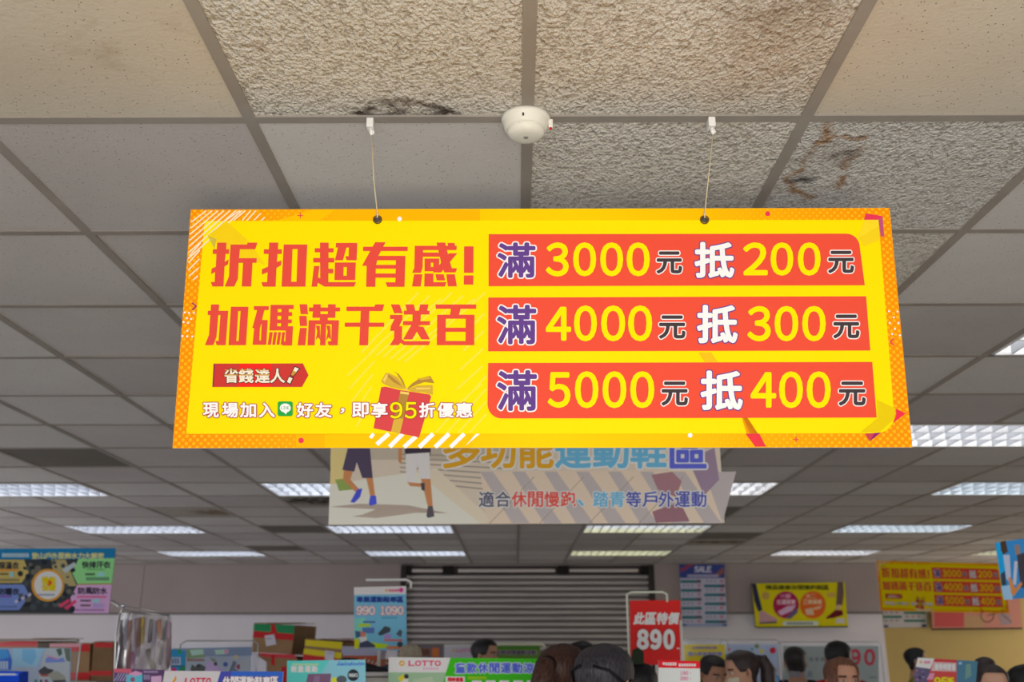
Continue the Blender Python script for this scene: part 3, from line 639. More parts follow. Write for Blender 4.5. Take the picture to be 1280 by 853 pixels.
# invitation line
bn.layer(5)
PK = M((176, 58, 86), .5, spec=.06)
for c, x0, x1 in (('現', 254, 274.3), ('場', 277.6, 298.6), ('加', 300.2, 320.7), ('入', 323.7, 344.2), ('好', 370.8, 392.1), ('友', 393.8, 415.4), ('即', 440.2, 461.2), ('享', 464, 485), ('折', 523.9, 544.4), ('優', 546.5, 567.7), ('惠', 569.8, 590.8)): bn.ch(c, x0 + .7, 504.4, x1 - .7, 522, WH, bold=.62, halo=1.55, hmat=PK)
bn.ch('，', 425.9, 511, 430.6, 517, WH, bold=.4, halo=1.3, hmat=PK)
for c, x0, x1 in (('9', 488.2, 503), ('5', 506.4, 520.4)): bn.ch(c, x0, 503.6, x1, 523.4, DYEL, bold=.35, halo=1.2, hmat=M((150, 110, 40), .5, spec=.06))
bn.rrect(347.5, 502.4, 366.2, 520.6, 2.6, M((40, 170, 74), .5, spec=.06)); bn.layer(6); bn.disc(357, 510.6, 6.9, WH, 5.7); bn.poly([(354, 514.5), (360.5, 514.5), (357.6, 518.6)], WH); bn.layer(7); bn.text('LINE', 351.8, 508.6, 362, 512.2, M((40, 160, 74), .5, spec=.06), gap=.15)
bd = bn.build('printed_board', banner)

def eyelet(P, px, py, r, parent):
    u, v = P.P(px, py); c = P.W(u, v, .001); Mx = Matrix.Rotation(R(90), 4, 'X')
    g = MB(); g.lathe(c, [(r, -.004), (r, .002), (r * .85, .0035), (r * .55, .0035), (r * .5, .001)], M((120, 100, 66), .35, .8), 20, M4=Mx); g.lathe(c, [(r * .52, .0008), (r * .5, .0012)], M((86, 84, 84), .6), 16, M4=Mx); g.build('eyelet', parent)
    return c
ey = [eyelet(bn, 472, 275, .0095, banner), eyelet(bn, 880.5, 275.2, .0095, banner)]
CORD = M((222, 206, 170), .6, name='cotton_cord'); CLIP = M((244, 242, 238), .35, name='white_clip')
def clip(x, y, label, s=1):
    t = thing('ceiling_clip', label, 'clip', (x, y, CEIL - .002), 'white ceiling clips')
    b = MB(); b.box((x, y - .001, CEIL - .011 * s), (.015 * s, .024 * s, .022 * s), CLIP, bev=.0015); b.build('clip_body', t)
    b = MB(); b.tube([(x + .001, y, CEIL - .022 * s), (x + .002, y, CEIL - .030 * s), (x + .004, y, CEIL - .036 * s)], [.005 * s, .0042 * s, .0034 * s], CLIP, 8); b.tube([(x + .006, y, CEIL - .024 * s), (x + .0075, y, CEIL - .033 * s)], .0022 * s, CLIP, 6); b.build('hook', t)
c1 = at(463.5, 151, gy(0)); c2 = at(888.5, 151, gy(0))
clip(c1.x, gy(0), 'white clip on ceiling grid holding left cord of the yellow banner'); clip(c2.x, gy(0), 'white clip on ceiling grid holding right cord of the yellow banner')
for c, e, l in ((c1, ey[0], 'thin cream cord down to the left eyelet of the big yellow banner'), (c2, ey[1], 'thin cream cord down to the right eyelet of the big yellow banner')):
    p = [Vector((c.x + .003, gy(0), CEIL - .033)), Vector(((c.x * .45 + e.x * .55), gy(0) - .006, (CEIL - .036) * .45 + e.z * .55)), e + Vector((0, -.004, .010)), e + Vector((0, -.005, .002))]
    m_ = MB(); m_.tube(p, .0012, CORD, 6); m_.ball(p[2], (.003, .003, .003), CORD, 8, 6); m_.build('hanging_cord', banner)
def hang(P, px, group=None):
    u, v = P.P(px, 0); vt = max(c[1] for c in P.c); p = P.W(u, vt - .012, .003); q = Vector((p.x, p.y, CEIL + .004))
    m_ = MB(); m_.tube([q, (q + p) / 2, p], .0016, M((205, 205, 208), .5), 6); return m_.build('hanging_cord', group)

# the same print again, far back on the right
pt = at(1178.5, 735, 11.35)
b2 = thing('hanging_banner', 'distant copy of the yellow sale banner near the ochre wall', 'banner', pt, 'yellow sale banners')
o = bd.copy(); COL.objects.link(o); o.parent = b2
o.rotation_euler = (R(-2), R(1.0), R(5)); o.scale = (1.02, 1.02, 1.08)
m_ = MB()
for dx in (-.55, .5):
    p = pt + Vector((dx, dx * .08, .262)); m_ = MB(); m_.tube([(p.x, p.y, CEIL + .004), p], .002, CORD, 6); m_.build('hanging_cord', b2)

# ------------------------------------------------------------------ grey running shoe banner
g = Panel([(416, 512), (897, 511), (905.5, 654), (410.5, 656.5)], 4.1, 0, 0, thick=.006)
gt = thing('hanging_banner', 'grey banner with two runners and orange and blue title, behind the yellow one', 'banner', g.o)
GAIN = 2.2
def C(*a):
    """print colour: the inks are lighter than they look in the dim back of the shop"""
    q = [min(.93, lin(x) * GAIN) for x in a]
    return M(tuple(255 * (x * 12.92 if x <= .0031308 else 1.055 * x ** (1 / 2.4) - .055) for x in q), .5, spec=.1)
g.body(C(168, 158, 146), C(60, 58, 60))
g.layer(0)
g.poly([(415, 512), (640, 512), (640, 575), (560, 575), (413, 575)], C(150, 142, 130)); g.poly([(414, 540), (440, 540), (438, 590), (431, 612), (412.5, 615)], C(188, 160, 110))
for i in range(7): g.line(500, 568 + i * 5.5, 640, 572 + i * 7.2, 1.6, C(124, 116, 108))
g.poly([(412.5, 606), (520, 590), (600, 655), (411, 656)], C(196, 184, 166)); g.poly([(520, 590), (545, 585), (620, 655), (600, 655)], C(178, 166, 150))
g.poly([(600, 590), (896, 588), (904, 654), (610, 655)], C(176, 160, 146))
g.layer(1)
for i in range(9):
    x = 600 + i * 40; g.poly([(x, 590), (x + 16, 590), (x + 62, 654.5), (x + 40, 654.5)] if x + 62 < 903 else [(x, 590), (min(896, x + 16), 590), (903, 640), (903, 654), (min(903, x + 40), 654)], C(146, 140, 142))
for i in range(4): g.line(612 + i * 62, 655, 668 + i * 62, 596, .8, C(130, 116, 104))
g.poly([(814, 594), (840, 590), (852, 602), (845, 622), (822, 612)], C(128, 96, 104)); g.poly([(815, 640), (850, 628), (862, 652), (820, 654)], C(120, 88, 98)); g.poly([(860, 575), (893, 560), (899, 600), (880, 620)], C(120, 104, 124))
g.poly([(419, 600), (436, 598), (445, 612), (424, 614)], C(112, 130, 70)); g.poly([(490, 603), (494, 598), (496, 608), (486, 611)], C(190, 180, 170))
g.poly([(413, 634), (450, 630), (510, 632), (560, 642), (498, 641), (450, 645), (470, 637)], C(140, 128, 120)); g.poly([(440, 646), (500, 636), (530, 640), (470, 648)], C(142, 130, 122))
g.layer(2)
SK = C(158, 108, 72); NAV = C(64, 56, 76)
g.poly([(436, 556), (462, 556), (466, 598), (453, 598), (446, 578), (443, 590), (428, 588)], NAV); g.poly([(430, 588), (441, 590), (438, 600), (451, 614), (446, 617), (429, 600)], SK); g.poly([(458, 598), (466, 598), (469, 621), (463, 621)], SK)
g.poly([(447, 612), (453, 611), (450, 622), (443, 629), (438, 628)], C(58, 66, 168)); g.poly([(463, 620), (470, 620), (471, 630), (463, 633), (461, 630)], C(62, 72, 180)); g.poly([(436, 540), (462, 540), (464, 559), (436, 559)], C(56, 66, 148))
GS = C(176, 172, 174)
g.poly([(507, 568), (537, 566), (538, 599), (525, 599), (522, 580), (518, 604), (508, 603)], GS); g.poly([(508, 602), (519, 604), (529, 605), (527, 609), (513, 608)], SK); g.poly([(526, 598), (538, 598), (541, 634), (535, 634)], SK)
g.poly([(526, 604), (531, 604), (531, 614), (527, 613)], C(60, 58, 66)); g.poly([(535, 633), (541, 633), (543, 646), (535, 648), (533, 645)], C(72, 68, 76)); g.poly([(503, 540), (540, 540), (538, 571), (507, 572)], C(52, 44, 54)); g.poly([(498, 560), (503, 560), (502, 579), (498, 578)], SK)
g.layer(3)
HWt = C(222, 222, 230)
for c, x0, x1, cc in (('多', 553.6, 600, C(220, 130, 32)), ('功', 601, 645, C(220, 130, 32)), ('能', 648, 692, C(220, 130, 32)), ('運', 694, 739, C(84, 142, 204)), ('動', 741, 786, C(84, 142, 204)), ('鞋', 788, 833, C(84, 142, 204)), ('區', 837, 883, C(74, 82, 168))): g.ch(c, x0 + 1, 542, x1 - 1, 585, cc, bold=1.3, halo=3.4, hmat=HWt)
for i, c in enumerate('適合休閒慢跑、踏青等戶外運動'):
    cc = C(78, 78, 96) if i < 2 else C(206, 70, 62) if i < 6 else C(84, 142, 204) if i < 9 else C(66, 72, 140)
    x = 599 + i * 20.4
    if c == '、': g.ch(c, x + 1, 625, x + 8, 633, cc, bold=.5, halo=1.5, hmat=HWt)
    else: g.ch(c, x, 615, x + 18.4, 634, cc, bold=.45, halo=1.6, hmat=HWt)
g.build('printed_board', gt)
hang(g, 520, gt); hang(g, 800, gt)

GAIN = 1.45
# ------------------------------------------------------------------ left hanging outdoor sign
s = Panel([(-150, 687), (144.5, 685.5), (136, 767), (-152, 766)], 6.5, 0, 0, thick=.006)
t = thing('hanging_sign', 'dark outdoor sign with colour corner blocks and a round white badge, hanging at left', 'sign', s.o)
s.body(C(58, 62, 68), C(70, 70, 74)); s.layer(0)
s.poly([(-150, 687), (144.5, 685.5), (143, 699), (-150, 700)], C(30, 120, 172))
s.poly([(-150, 700), (30, 700), (36, 716), (27, 729), (-150, 730)], C(186, 168, 100)); s.poly([(64, 700), (82, 700), (96, 733), (80, 733), (66, 712)], C(170, 158, 112)); s.poly([(98, 699), (143.4, 698), (140, 730), (97, 731), (90, 716)], C(140, 210, 140))
s.poly([(97, 731), (140, 730), (136, 767), (92, 767), (88, 748)], C(206, 164, 212)); s.poly([(-150, 731), (30, 731), (37, 745), (24, 763), (-150, 764)], C(112, 134, 196)); s.poly([(97, 730), (140, 729.5), (140, 731), (97, 731.5)], C(160, 150, 40))
for _ in range(60):
    x, y = random.uniform(24, 92), random.uniform(702, 762); s.disc(x, y, random.uniform(1.5, 4.5), random.choice([C(44, 44, 48), C(70, 80, 86), C(84, 92, 92), C(40, 48, 58), C(104, 104, 96)]), n=7)
s.layer(2)
s.disc(60, 732, 20.5, C(214, 150, 60), n=30); s.layer(3); s.disc(60.5, 732, 17.5, C(206, 208, 232), n=30)
s.poly([(73, 757), (86, 749), (88, 752), (76, 760)], C(214, 70, 110)); s.poly([(80, 760), (94, 750), (96, 753), (84, 763)], C(214, 70, 110)); s.poly([(78, 712), (93, 703), (96, 707), (82, 717)], C(176, 190, 196))
s.layer(4); YT = C(222, 186, 24)
for i, c in enumerate('機能保暖'): s.ch(c, 52.5 + (i % 2) * 9, 721.5 + (i // 2) * 9, 61 + (i % 2) * 9, 730 + (i // 2) * 9, YT, bold=.5)
s.disc(61.5, 729, 4, C(210, 60, 40), n=4)
s.scrib(47, 743, 69, 745, 9, C(120, 120, 160)); s.text('登山戶外服飾水力大解密', 40, 691.5, 130, 698.8, C(222, 214, 140), bold=.25); s.scrib(3, 692, 37, 697, 12, C(176, 200, 226))
KT = C(42, 44, 60)
s.text('排汗', -22, 704, 0, 711, KT, bold=.3); s.text('快排汗衣', 103, 702.5, 138, 710.5, KT, bold=.3); s.text('防風防水', 98, 735, 134, 743, KT, bold=.3); s.text('保溫衣', -1, 703, 23.5, 711.5, KT, bold=.3); s.text('防曬衣', -2, 736, 24, 744, KT, bold=.3)
s.rect(108, 712, 131, 712.8, C(80, 150, 90)); s.scrib(107, 717, 119, 719.5, 6, KT); s.rect(122, 716, 131, 721, C(150, 214, 232)); s.scrib(108, 722, 137, 726, 10, C(90, 130, 110)); s.rect(96, 745.5, 133, 747.5, C(226, 90, 140)); s.scrib(101, 750, 114, 752.5, 6, KT); s.rect(116, 749, 125, 754, C(150, 196, 236)); s.scrib(101, 756, 114, 758.5, 6, KT); s.text('2000', 116, 755, 130, 760, C(120, 140, 220)); s.scrib(95, 762, 131, 764, 12, C(140, 100, 160))
s.rect(-2, 712, 22, 714, C(226, 140, 60)); s.scrib(0, 717, 11, 719, 5, KT); s.rect(13, 715, 17, 722, C(130, 190, 220)); s.scrib(-2, 724, 25, 727, 9, C(120, 110, 90)); s.rect(-2, 745, 15, 747, C(120, 80, 170)); s.scrib(-2, 758, 22, 760, 8, C(80, 100, 160))
for i in range(5): s.poly([(18 + i * 4, 752 - i * 2), (22 + i * 4, 749 - i * 2), (24 + i * 4, 752 - i * 2), (20 + i * 4, 755 - i * 2)], C(60, 60, 110) if i % 2 else C(180, 180, 214))
s.build('printed_board', t)
hang(s, 108, t); hang(s, -100, t)

# ------------------------------------------------------------------ right hanging blue sign
s = Panel([(1244, 679), (1360, 661), (1358, 742), (1255, 750)], 5.6, R(-14), 0, thick=.006)
t = thing('hanging_sign', 'blue hanging sign with people and clasped hands, cut by right edge', 'sign', s.o)
s.body(C(50, 128, 190), C(150, 158, 166)); s.layer(0)
s.poly([(1244, 679), (1253, 678), (1260, 750), (1255, 750)], C(24, 150, 214)); s.poly([(1250, 678), (1257, 676), (1260, 690), (1254, 694), (1251, 688)], C(70, 52, 44)); s.poly([(1254, 694), (1262, 694), (1264, 730), (1258, 724)], C(170, 178, 200)); s.poly([(1251, 718), (1256, 714), (1258, 732), (1252, 732)], C(54, 62, 74)); s.poly([(1251, 734), (1264, 731), (1266, 750), (1255, 750)], C(142, 180, 214))
s.poly([(1268, 682), (1274, 681), (1276, 692), (1270, 695)], C(140, 116, 104)); s.poly([(1271, 694), (1285, 690), (1285, 735), (1276, 735)], C(62, 58, 66)); s.poly([(1268, 702), (1272, 702), (1270, 732), (1266, 730)], C(180, 184, 196)); s.layer(1)
s.poly([(1260, 722), (1263, 722), (1269, 736), (1277, 727), (1278, 731), (1267, 746), (1264, 742)], C(196, 130, 70)); s.poly([(1290, 670), (1340, 664), (1340, 735), (1295, 740)], C(90, 150, 200)); s.poly([(1300, 690), (1320, 686), (1325, 738), (1302, 740)], C(60, 60, 80)); s.disc(1310, 682, 7, C(170, 120, 90))
s.build('printed_board', t)
hang(s, 1275, t); hang(s, 1330, t)

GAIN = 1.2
# ------------------------------------------------------------------ posters on the back wall
YB = BACK - .03
s = Panel([(849, 706), (905.5, 706), (909, 783), (852.5, 783.5)], YB, thick=.006, lay=.0015)
t = thing('wall_poster', 'blue headed price list poster with two columns of teal rows, beside the shutter', 'poster', s.o)
s.body(C(196, 194, 214), C(150, 150, 160)); s.layer(0)
s.poly([(849, 706), (905.5, 706), (905.8, 723), (849.8, 723)], C(62, 78, 148)); s.poly([(850, 712), (860, 706), (868, 706), (852, 716)], C(160, 70, 100)); s.poly([(894, 718), (904, 709), (905, 716), (898, 722)], C(150, 96, 90)); s.poly([(866, 717), (880, 720), (893, 716), (886, 722), (868, 722)], C(130, 60, 110)); s.layer(1)
s.text('SALE', 868, 708.5, 889, 715.5, C(206, 204, 226), bold=.5); s.rect(859, 718.5, 898, 722, C(170, 170, 204))
for i in range(5):
    y = 725.5 + i * 11.2; s.poly([(850.6 + i * .5, y), (876 + i * .4, y), (876 + i * .4, y + 3.6), (850.6 + i * .5, y + 3.6)], C(64, 124, 132)); s.poly([(880 + i * .4, y + 5.6), (906 + i * .5, y + 5.6), (906 + i * .5, y + 9.2), (880 + i * .4, y + 9.2)], C(64, 124, 140))
    s.rect(871, y - .4, 876, y + 3.4, C(120, 90, 110)); s.rect(900, y + 5.4, 905, y + 9.4, C(110, 100, 120)); s.rect(872, y + 5.6, 876, y + 8, C(206, 120, 140)); s.rect(900, y, 904, y + 2.6, C(206, 120, 140)); s.scrib(854, y + 5.8, 869, y + 8, 3, C(150, 150, 176), .4); s.scrib(883, y, 897, y + 2.4, 3, C(150, 150, 176), .4)
s.rect(853, 780.5, 858, 783, C(60, 90, 150)); s.rect(903, 780.5, 908.8, 783, C(60, 90, 150)); s.rect(858, 781, 903, 783, C(140, 160, 206))
s.build('printed_sheet', t)

s = Panel([(939.5, 730), (1056, 728), (1060, 784), (945, 785)], YB - .08, 0, R(5), thick=.02, lay=.0015)
t = thing('wall_poster', 'yellow poster with two trousered legs, shoes and two round badges, on back wall', 'poster', s.o)
s.body(C(214, 202, 16), C(60, 56, 60)); s.layer(0)
s.poly([(939.5, 730), (945, 730), (953, 763), (948, 765), (943, 752)], C(48, 52, 78)); s.poly([(949, 765), (954, 764), (962, 769), (972, 774), (971, 778), (949, 780)], C(196, 150, 156)); s.poly([(949, 778.5), (971, 777), (971, 779.5), (949, 780.5)], C(90, 84, 96))
s.poly([(1047, 728), (1054, 728), (1055, 742), (1053, 757), (1045, 757)], C(112, 90, 84)); s.poly([(1045, 757), (1051, 756), (1050, 762), (1045, 763)], C(206, 176, 150)); s.poly([(1033, 772), (1044, 763), (1053, 763), (1054, 769), (1042, 773), (1033, 774)], C(110, 30, 40))
s.disc(982.5, 756.5, 16.2, C(172, 40, 82), 17, 26); s.disc(1016, 756.5, 16.2, C(220, 104, 40), 17, 26); s.disc(957, 745, 5, C(196, 160, 80)); s.rect(1034, 741, 1044, 747, C(204, 170, 80)); s.rrect(978, 777, 1023, 782.5, 2.5, C(206, 216, 206)); s.rect(1045, 773.5, 1056, 779.5, C(206, 200, 196)); s.poly([(945, 784), (1060, 783), (1060, 784.6), (945, 785.6)], C(52, 50, 60))
s.layer(1); s.text('精品健康休閒慢跑鞋區', 957, 732, 1036, 737.5, C(84, 84, 30), bold=.2); s.text('第一', 975, 743, 988, 748, C(214, 150, 176)); s.text('任選兩雙', 971, 750, 994, 756, C(236, 190, 206), bold=.2); s.poly([(972, 765), (984, 758), (995, 757), (990, 764), (976, 770)], C(214, 176, 206)); s.poly([(981, 773), (990, 765), (997, 760), (997, 766), (988, 774)], C(110, 90, 130))
s.text('第二', 1007, 743, 1020, 748, C(240, 206, 170)); s.text('三雙優惠', 1004, 750, 1027, 755.5, C(240, 200, 160), bold=.2); s.poly([(1006, 762), (1015, 760), (1018, 769), (1008, 769)], C(214, 184, 150)); s.poly([(1016, 760), (1028, 757), (1024, 762), (1016, 763)], C(226, 176, 140)); s.scrib(984, 778.5, 1017, 781, 9, C(110, 120, 120))
s.build('printed_sheet', t)

s = Panel([(1103, 700), (1157, 700), (1158.5, 784.5), (1104.5, 785)], YB + .06, thick=.006, lay=.0015)
t = thing('wall_poster', 'price list poster mostly hidden behind the distant yellow banner', 'poster', s.o)
s.body(C(186, 180, 178), C(140, 140, 140)); s.layer(0); s.poly([(1103, 700), (1157, 700), (1157, 718), (1103, 718)], C(62, 78, 148))
for i in range(6):
    y = 720 + i * 10; s.rect(1104, y, 1127, y + 3, C(70, 120, 104)); s.rect(1130, y + 5, 1157, y + 8, C(70, 120, 104)); s.scrib(1106, y + 5, 1126, y + 7, 3, C(150, 130, 130), .5); s.scrib(1132, y, 1154, y + 2, 3, C(150, 130, 130), .5)
s.rect(1104.5, 782, 1110, 784.6, C(60, 70, 110)); s.rect(1152, 781, 1158, 784.4, C(60, 70, 110)); s.build('printed_sheet', t)

s = Panel([(1163, 735), (1274, 735), (1278, 787), (1165, 788)], YB, 0, R(3), thick=.02, lay=.0015)
t = thing('wall_poster', 'dull pink poster with a bicycle wheel, below the distant yellow banner', 'poster', s.o)
s.body(C(188, 128, 112), C(48, 40, 40)); s.layer(0)
s.rect(1168, 762, 1205, 784, C(190, 84, 82)); s.rect(1205, 770, 1230, 786, C(176, 140, 104)); s.poly([(1246, 763), (1258, 763), (1266, 780), (1252, 782)], C(150, 130, 134)); s.poly([(1165, 786), (1278, 785), (1278, 787), (1165, 788)], C(60, 44, 40))
for i in range(20):
    a0, a1 = 2 * math.pi * i / 20, 2 * math.pi * (i + 1) / 20; s.line(1234 + 8 * math.cos(a0), 770 + 8 * math.sin(a0), 1234 + 8 * math.cos(a1), 770 + 8 * math.sin(a1), 1.6, C(120, 84, 66))
s.line(1234, 770, 1250, 766, 1.2, C(120, 84, 66)); s.line(1250, 766, 1264, 778, 1.2, C(120, 84, 66)); s.build('printed_sheet', t)

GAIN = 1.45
# ------------------------------------------------------------------ signs on stands at counter height
def sign(name, label, cat, corners, Y, base, side, yaw=0, tilt=0, thick=.008, group=None, posts=(.5,), part='printed_board'):
    s = Panel(corners, Y, yaw, tilt, thick, .0006 * max(1, Y / 4))
    foot = Vector((s.o.x, s.o.y + thick + .02, 0))
    t = thing(name, label, cat, foot, group)
    zb = min(c[1] for c in s.c); us = [c[0] for c in s.c]
    f = MB(); xs = []
    for q in posts:
        u = min(us) + (max(us) - min(us)) * q; p = s.W(u, zb + .05, -thick - .008); xs.append(p.x)
        f = MB(); f.tube([(p.x, p.y, .02), (p.x, p.y, p.z)], .009, MW['white'], 8); f.build('pole', t)
    f = MB(); f.box((sum(xs) / len(xs), foot.y, .012), (max(xs) - min(xs) + .3, .3, .024), MW['white'], bev=.006); f.build('base', t)
    s.body(base, side); s.layer(0); return s, t
def top_frame(s, t, mat, ext=.0, h=.03, r=.006, left=True):
    us = [c[0] for c in s.c]; vs_ = [c[1] for c in s.c]; a, b, c, d = min(us), max(us), min(vs_), max(vs_)
    f = MB(); f.tube(([s.W(a - .008, c, .002), s.W(a - .008, d + h, .002), s.W(a + .015, d + h + .012, .002)] if left else [s.W(a + .065, d + h + .012, .002)]) + [s.W(b - ext - .015, d + h + .012, .002), s.W(b - ext + .008, d + h, .002), s.W(b - ext + .008, d - .01, .002)], r, mat, 8)
    f.build('frame', t)

# red 890 sign
s, t = sign('price_sign', 'red price sign reading 890 in white, white wire frame on top', 'sign', [(787, 751), (850.5, 750.5), (850.5, 831), (788.5, 832)], 5.5, C(206, 40, 38), C(190, 188, 186))
W2 = C(222, 222, 224); GRY = C(170, 160, 160)
for i, c in enumerate('此區特價'): s.ch(c, 792 + i * 14.2, 766.5, 804.6 + i * 14.2, 780.5, W2, bold=.7, skew=2)
s.layer(2)
for c, x0, x1 in (('8', 796, 811), ('9', 812.5, 827), ('0', 829, 843.5)): s.ch(c, x0 + 1.5, 788.5, x1 - 1.5, 811, W2, bold=1.7, halo=2.4, hmat=C(150, 30, 34))
s.scrib(846, 810, 850, 812, 2, W2); s.build('printed_board', t); top_frame(s, t, C(206, 210, 196), .08)
f = MB(); u, v = s.P(852, 800); p0 = s.W(u, v + .1, 0); f.tube([p0, s.W(u, v - .2, 0)], .008, MW['white'], 8); f.build('side_rail', t)

# light blue 990 / 1090 poster sign
s, t = sign('price_sign', 'light blue shoe sign reading 990 and 1090, before left end of shutter', 'sign', [(442.5, 734.5), (507.5, 733), (508.5, 814), (443, 812)], 5.6, C(112, 178, 222), C(196, 200, 226))
s.poly([(442.5, 734.5), (507.5, 733), (507.5, 743), (442.5, 744)], C(214, 206, 240)); s.poly([(443, 774), (456, 772), (460, 800), (443, 800)], C(120, 200, 190)); s.layer(1)
NV = C(42, 66, 142)
s.text('專業運動鞋專區', 446, 746.5, 504, 753.2, NV, bold=.4); RP = C(206, 70, 112)
for t_, x0, x1 in (('990', 445, 469.5), ('1090', 474, 505)): s.text(t_, x0 + 1, 758.5, x1 - 1, 768.5, C(246, 210, 228), gap=.12, bold=.6, halo=1.2, hmat=RP)
s.disc(483, 738.5, 1.6, C(220, 170, 60)); s.scrib(486, 737, 499, 740, 4, RP); s.disc(501.5, 738, 3, C(206, 70, 150)); s.scrib(477, 771.5, 497, 773.5, 8, C(70, 150, 180))
s.poly([(448, 780), (462, 780), (464, 783.5), (448, 784)], C(170, 200, 60)); s.rect(454, 777, 469, 779, C(74, 96, 150)); s.rect(453, 785, 468, 792, C(84, 116, 180)); s.poly([(472, 793), (481, 783), (488, 785), (488, 790), (476, 795)], C(64, 74, 84)); s.poly([(495, 793), (500, 787), (503, 790), (501, 797)], C(80, 92, 104)); s.rect(480, 793, 489, 799, C(160, 140, 200)); s.rect(480, 799.5, 503, 802, C(206, 104, 96))
s.poly([(443, 799), (449, 799), (449, 811), (443, 812)], C(226, 220, 10)); s.poly([(462, 803), (486, 806), (480, 811), (462, 811)], C(176, 206, 30)); s.layer(2)
s.poly([(444, 789), (452, 790), (452, 796), (445, 798)], C(60, 96, 130)); s.poly([(450, 789), (457, 791), (457, 797), (451, 796)], C(200, 120, 110)); s.poly([(449, 797), (458, 796), (459, 804), (451, 804)], C(226, 224, 236)); s.poly([(450, 804), (459, 801), (469, 807), (469, 811), (449, 811)], C(66, 72, 96)); s.poly([(448, 810), (469, 809.5), (469, 812), (449, 812.5)], C(150, 154, 176)); s.rect(483, 808, 502, 812, C(206, 130, 90)); s.disc(500, 806, 3.4, C(60, 70, 84))
s.build('printed_board', t); top_frame(s, t, C(214, 214, 236), -.004, .022, .007, False)

# turquoise running shoe sign
s, t = sign('display_sign', 'turquoise sign with round black badge and blue script, in front of yellow carton', 'sign', [(359, 826.5), (456.5, 825), (458, 905), (357.5, 906)], 4.2, C(132, 192, 232), C(90, 190, 190))
s.poly([(359, 826.5), (412, 825.7), (392, 856), (372, 906), (357.5, 906)], C(92, 200, 196)); s.poly([(385, 843), (414, 842.5), (410, 880), (376, 882)], C(124, 92, 122)); s.disc(418, 851, 4, C(226, 216, 60)); s.disc(427, 850, 6.5, C(84, 94, 104), 5); s.layer(1); s.poly([(393, 845), (400, 845), (396, 880), (386, 880)], C(140, 112, 150)); s.disc(441.5, 844.5, 7, C(44, 46, 54), 7.4); s.layer(2); s.text('990', 436, 842.5, 447, 846.5, C(190, 200, 206), bold=.3)
for i, c in enumerate('輕量運動'): s.ch(c, 364 + i * 8.6, 833, 371 + i * 8.6, 840.5, C(216, 224, 240), bold=.4)
s.scrib(366, 830, 399, 832, 9, C(190, 220, 150), .8)
xs = [422, 425, 427, 430, 433, 436, 438, 441, 444, 447, 450, 453]
for i, x in enumerate(xs): s.line(x, 832.6, x + 2.6, 827.6 + (i % 3) * .9, .9, C(40, 96, 200))
s.line(421, 831.5, 455, 830, .6, C(40, 96, 200)); s.build('printed_board', t)

def swoosh_mark(s, x, y, h, c):
    s.poly([(x, y + h), (x + h * .55, y), (x + h * .62, y + h * .45), (x + h * .35, y + h)], c)
# grey and blue brand sign, bottom left
s, t = sign('display_sign', 'low sign, grey left half and blue right half, at bottom edge left of turquoise sign', 'sign', [(206, 839), (354, 840), (349, 905), (194, 905)], 3.7, C(190, 186, 190), C(214, 212, 214), posts=(.2, .8))
s.poly([(276, 839.6), (354, 840), (349, 905), (256, 905)], C(46, 92, 184)); s.poly([(276, 839.6), (290, 839.6), (268, 905), (256, 905)], C(66, 70, 160)); s.layer(1); swoosh_mark(s, 215, 845, 9, C(226, 140, 30)); LR = C(196, 36, 76)
for i, c in enumerate('LOTTO'): s.ch(c, 231 + i * 6.6, 848.2, 236.4 + i * 6.6, 856, LR, bold=.45, skew=1.2)
s.text('休閒運動鞋專區', 279, 846.5, 348, 858, C(214, 206, 226), bold=.4, halo=.9, hmat=C(110, 30, 70)); s.build('printed_board', t)

# white and green children sandals sign
s, t = sign('display_sign', 'wide white and bright green sign with blue lettering, behind ponytailed shopper', 'sign', [(486, 822), (684, 824), (686, 905), (484, 905)], 4.5, C(58, 178, 26), C(206, 206, 214), posts=(.12, .88))
s.poly([(486, 822), (563, 822.8), (557.5, 841), (485.5, 841)], C(216, 208, 240)); s.poly([(485.5, 841), (557.5, 841), (540, 905), (484, 905)], C(150, 182, 150)); s.layer(1)
s.disc(502.5, 829.5, 3.6, C(230, 160, 40)); s.disc(502.5, 829.5, 1.6, C(216, 208, 240))
for i, c in enumerate('LOTTO'): s.ch(c, 511 + i * 8.2, 826.6, 518 + i * 8.2, 832.6, C(216, 60, 110), bold=.4)
s.scrib(529, 835, 549, 837.4, 6, C(214, 150, 190), .6)
for i, c in enumerate('童款休閒運動涼鞋'): s.ch(c, 569.5 + i * 14.2, 829.5, 581.5 + i * 14.2, 841.5, C(76, 96, 206), bold=.4, halo=1.5, hmat=C(182, 196, 226))
s.rect(557, 846, 581, 856, C(224, 216, 224)); s.rect(585, 846, 608, 849.5, C(140, 186, 20)); s.layer(2); s.text('限時優惠', 560, 847.5, 579, 852.5, C(206, 30, 60), bold=.3); s.poly([(497, 848), (504, 843), (507, 848), (502, 853)], C(226, 196, 60)); s.disc(508, 846, 3, C(50, 52, 60)); s.poly([(500, 850), (510, 848), (511, 856), (502, 856)], C(230, 230, 236)); s.poly([(516, 850), (540, 846), (545, 860), (520, 864)], C(170, 190, 160)); s.scrib(590, 851, 676, 856, 5, C(226, 232, 226), .7)
s.build('printed_board', t)

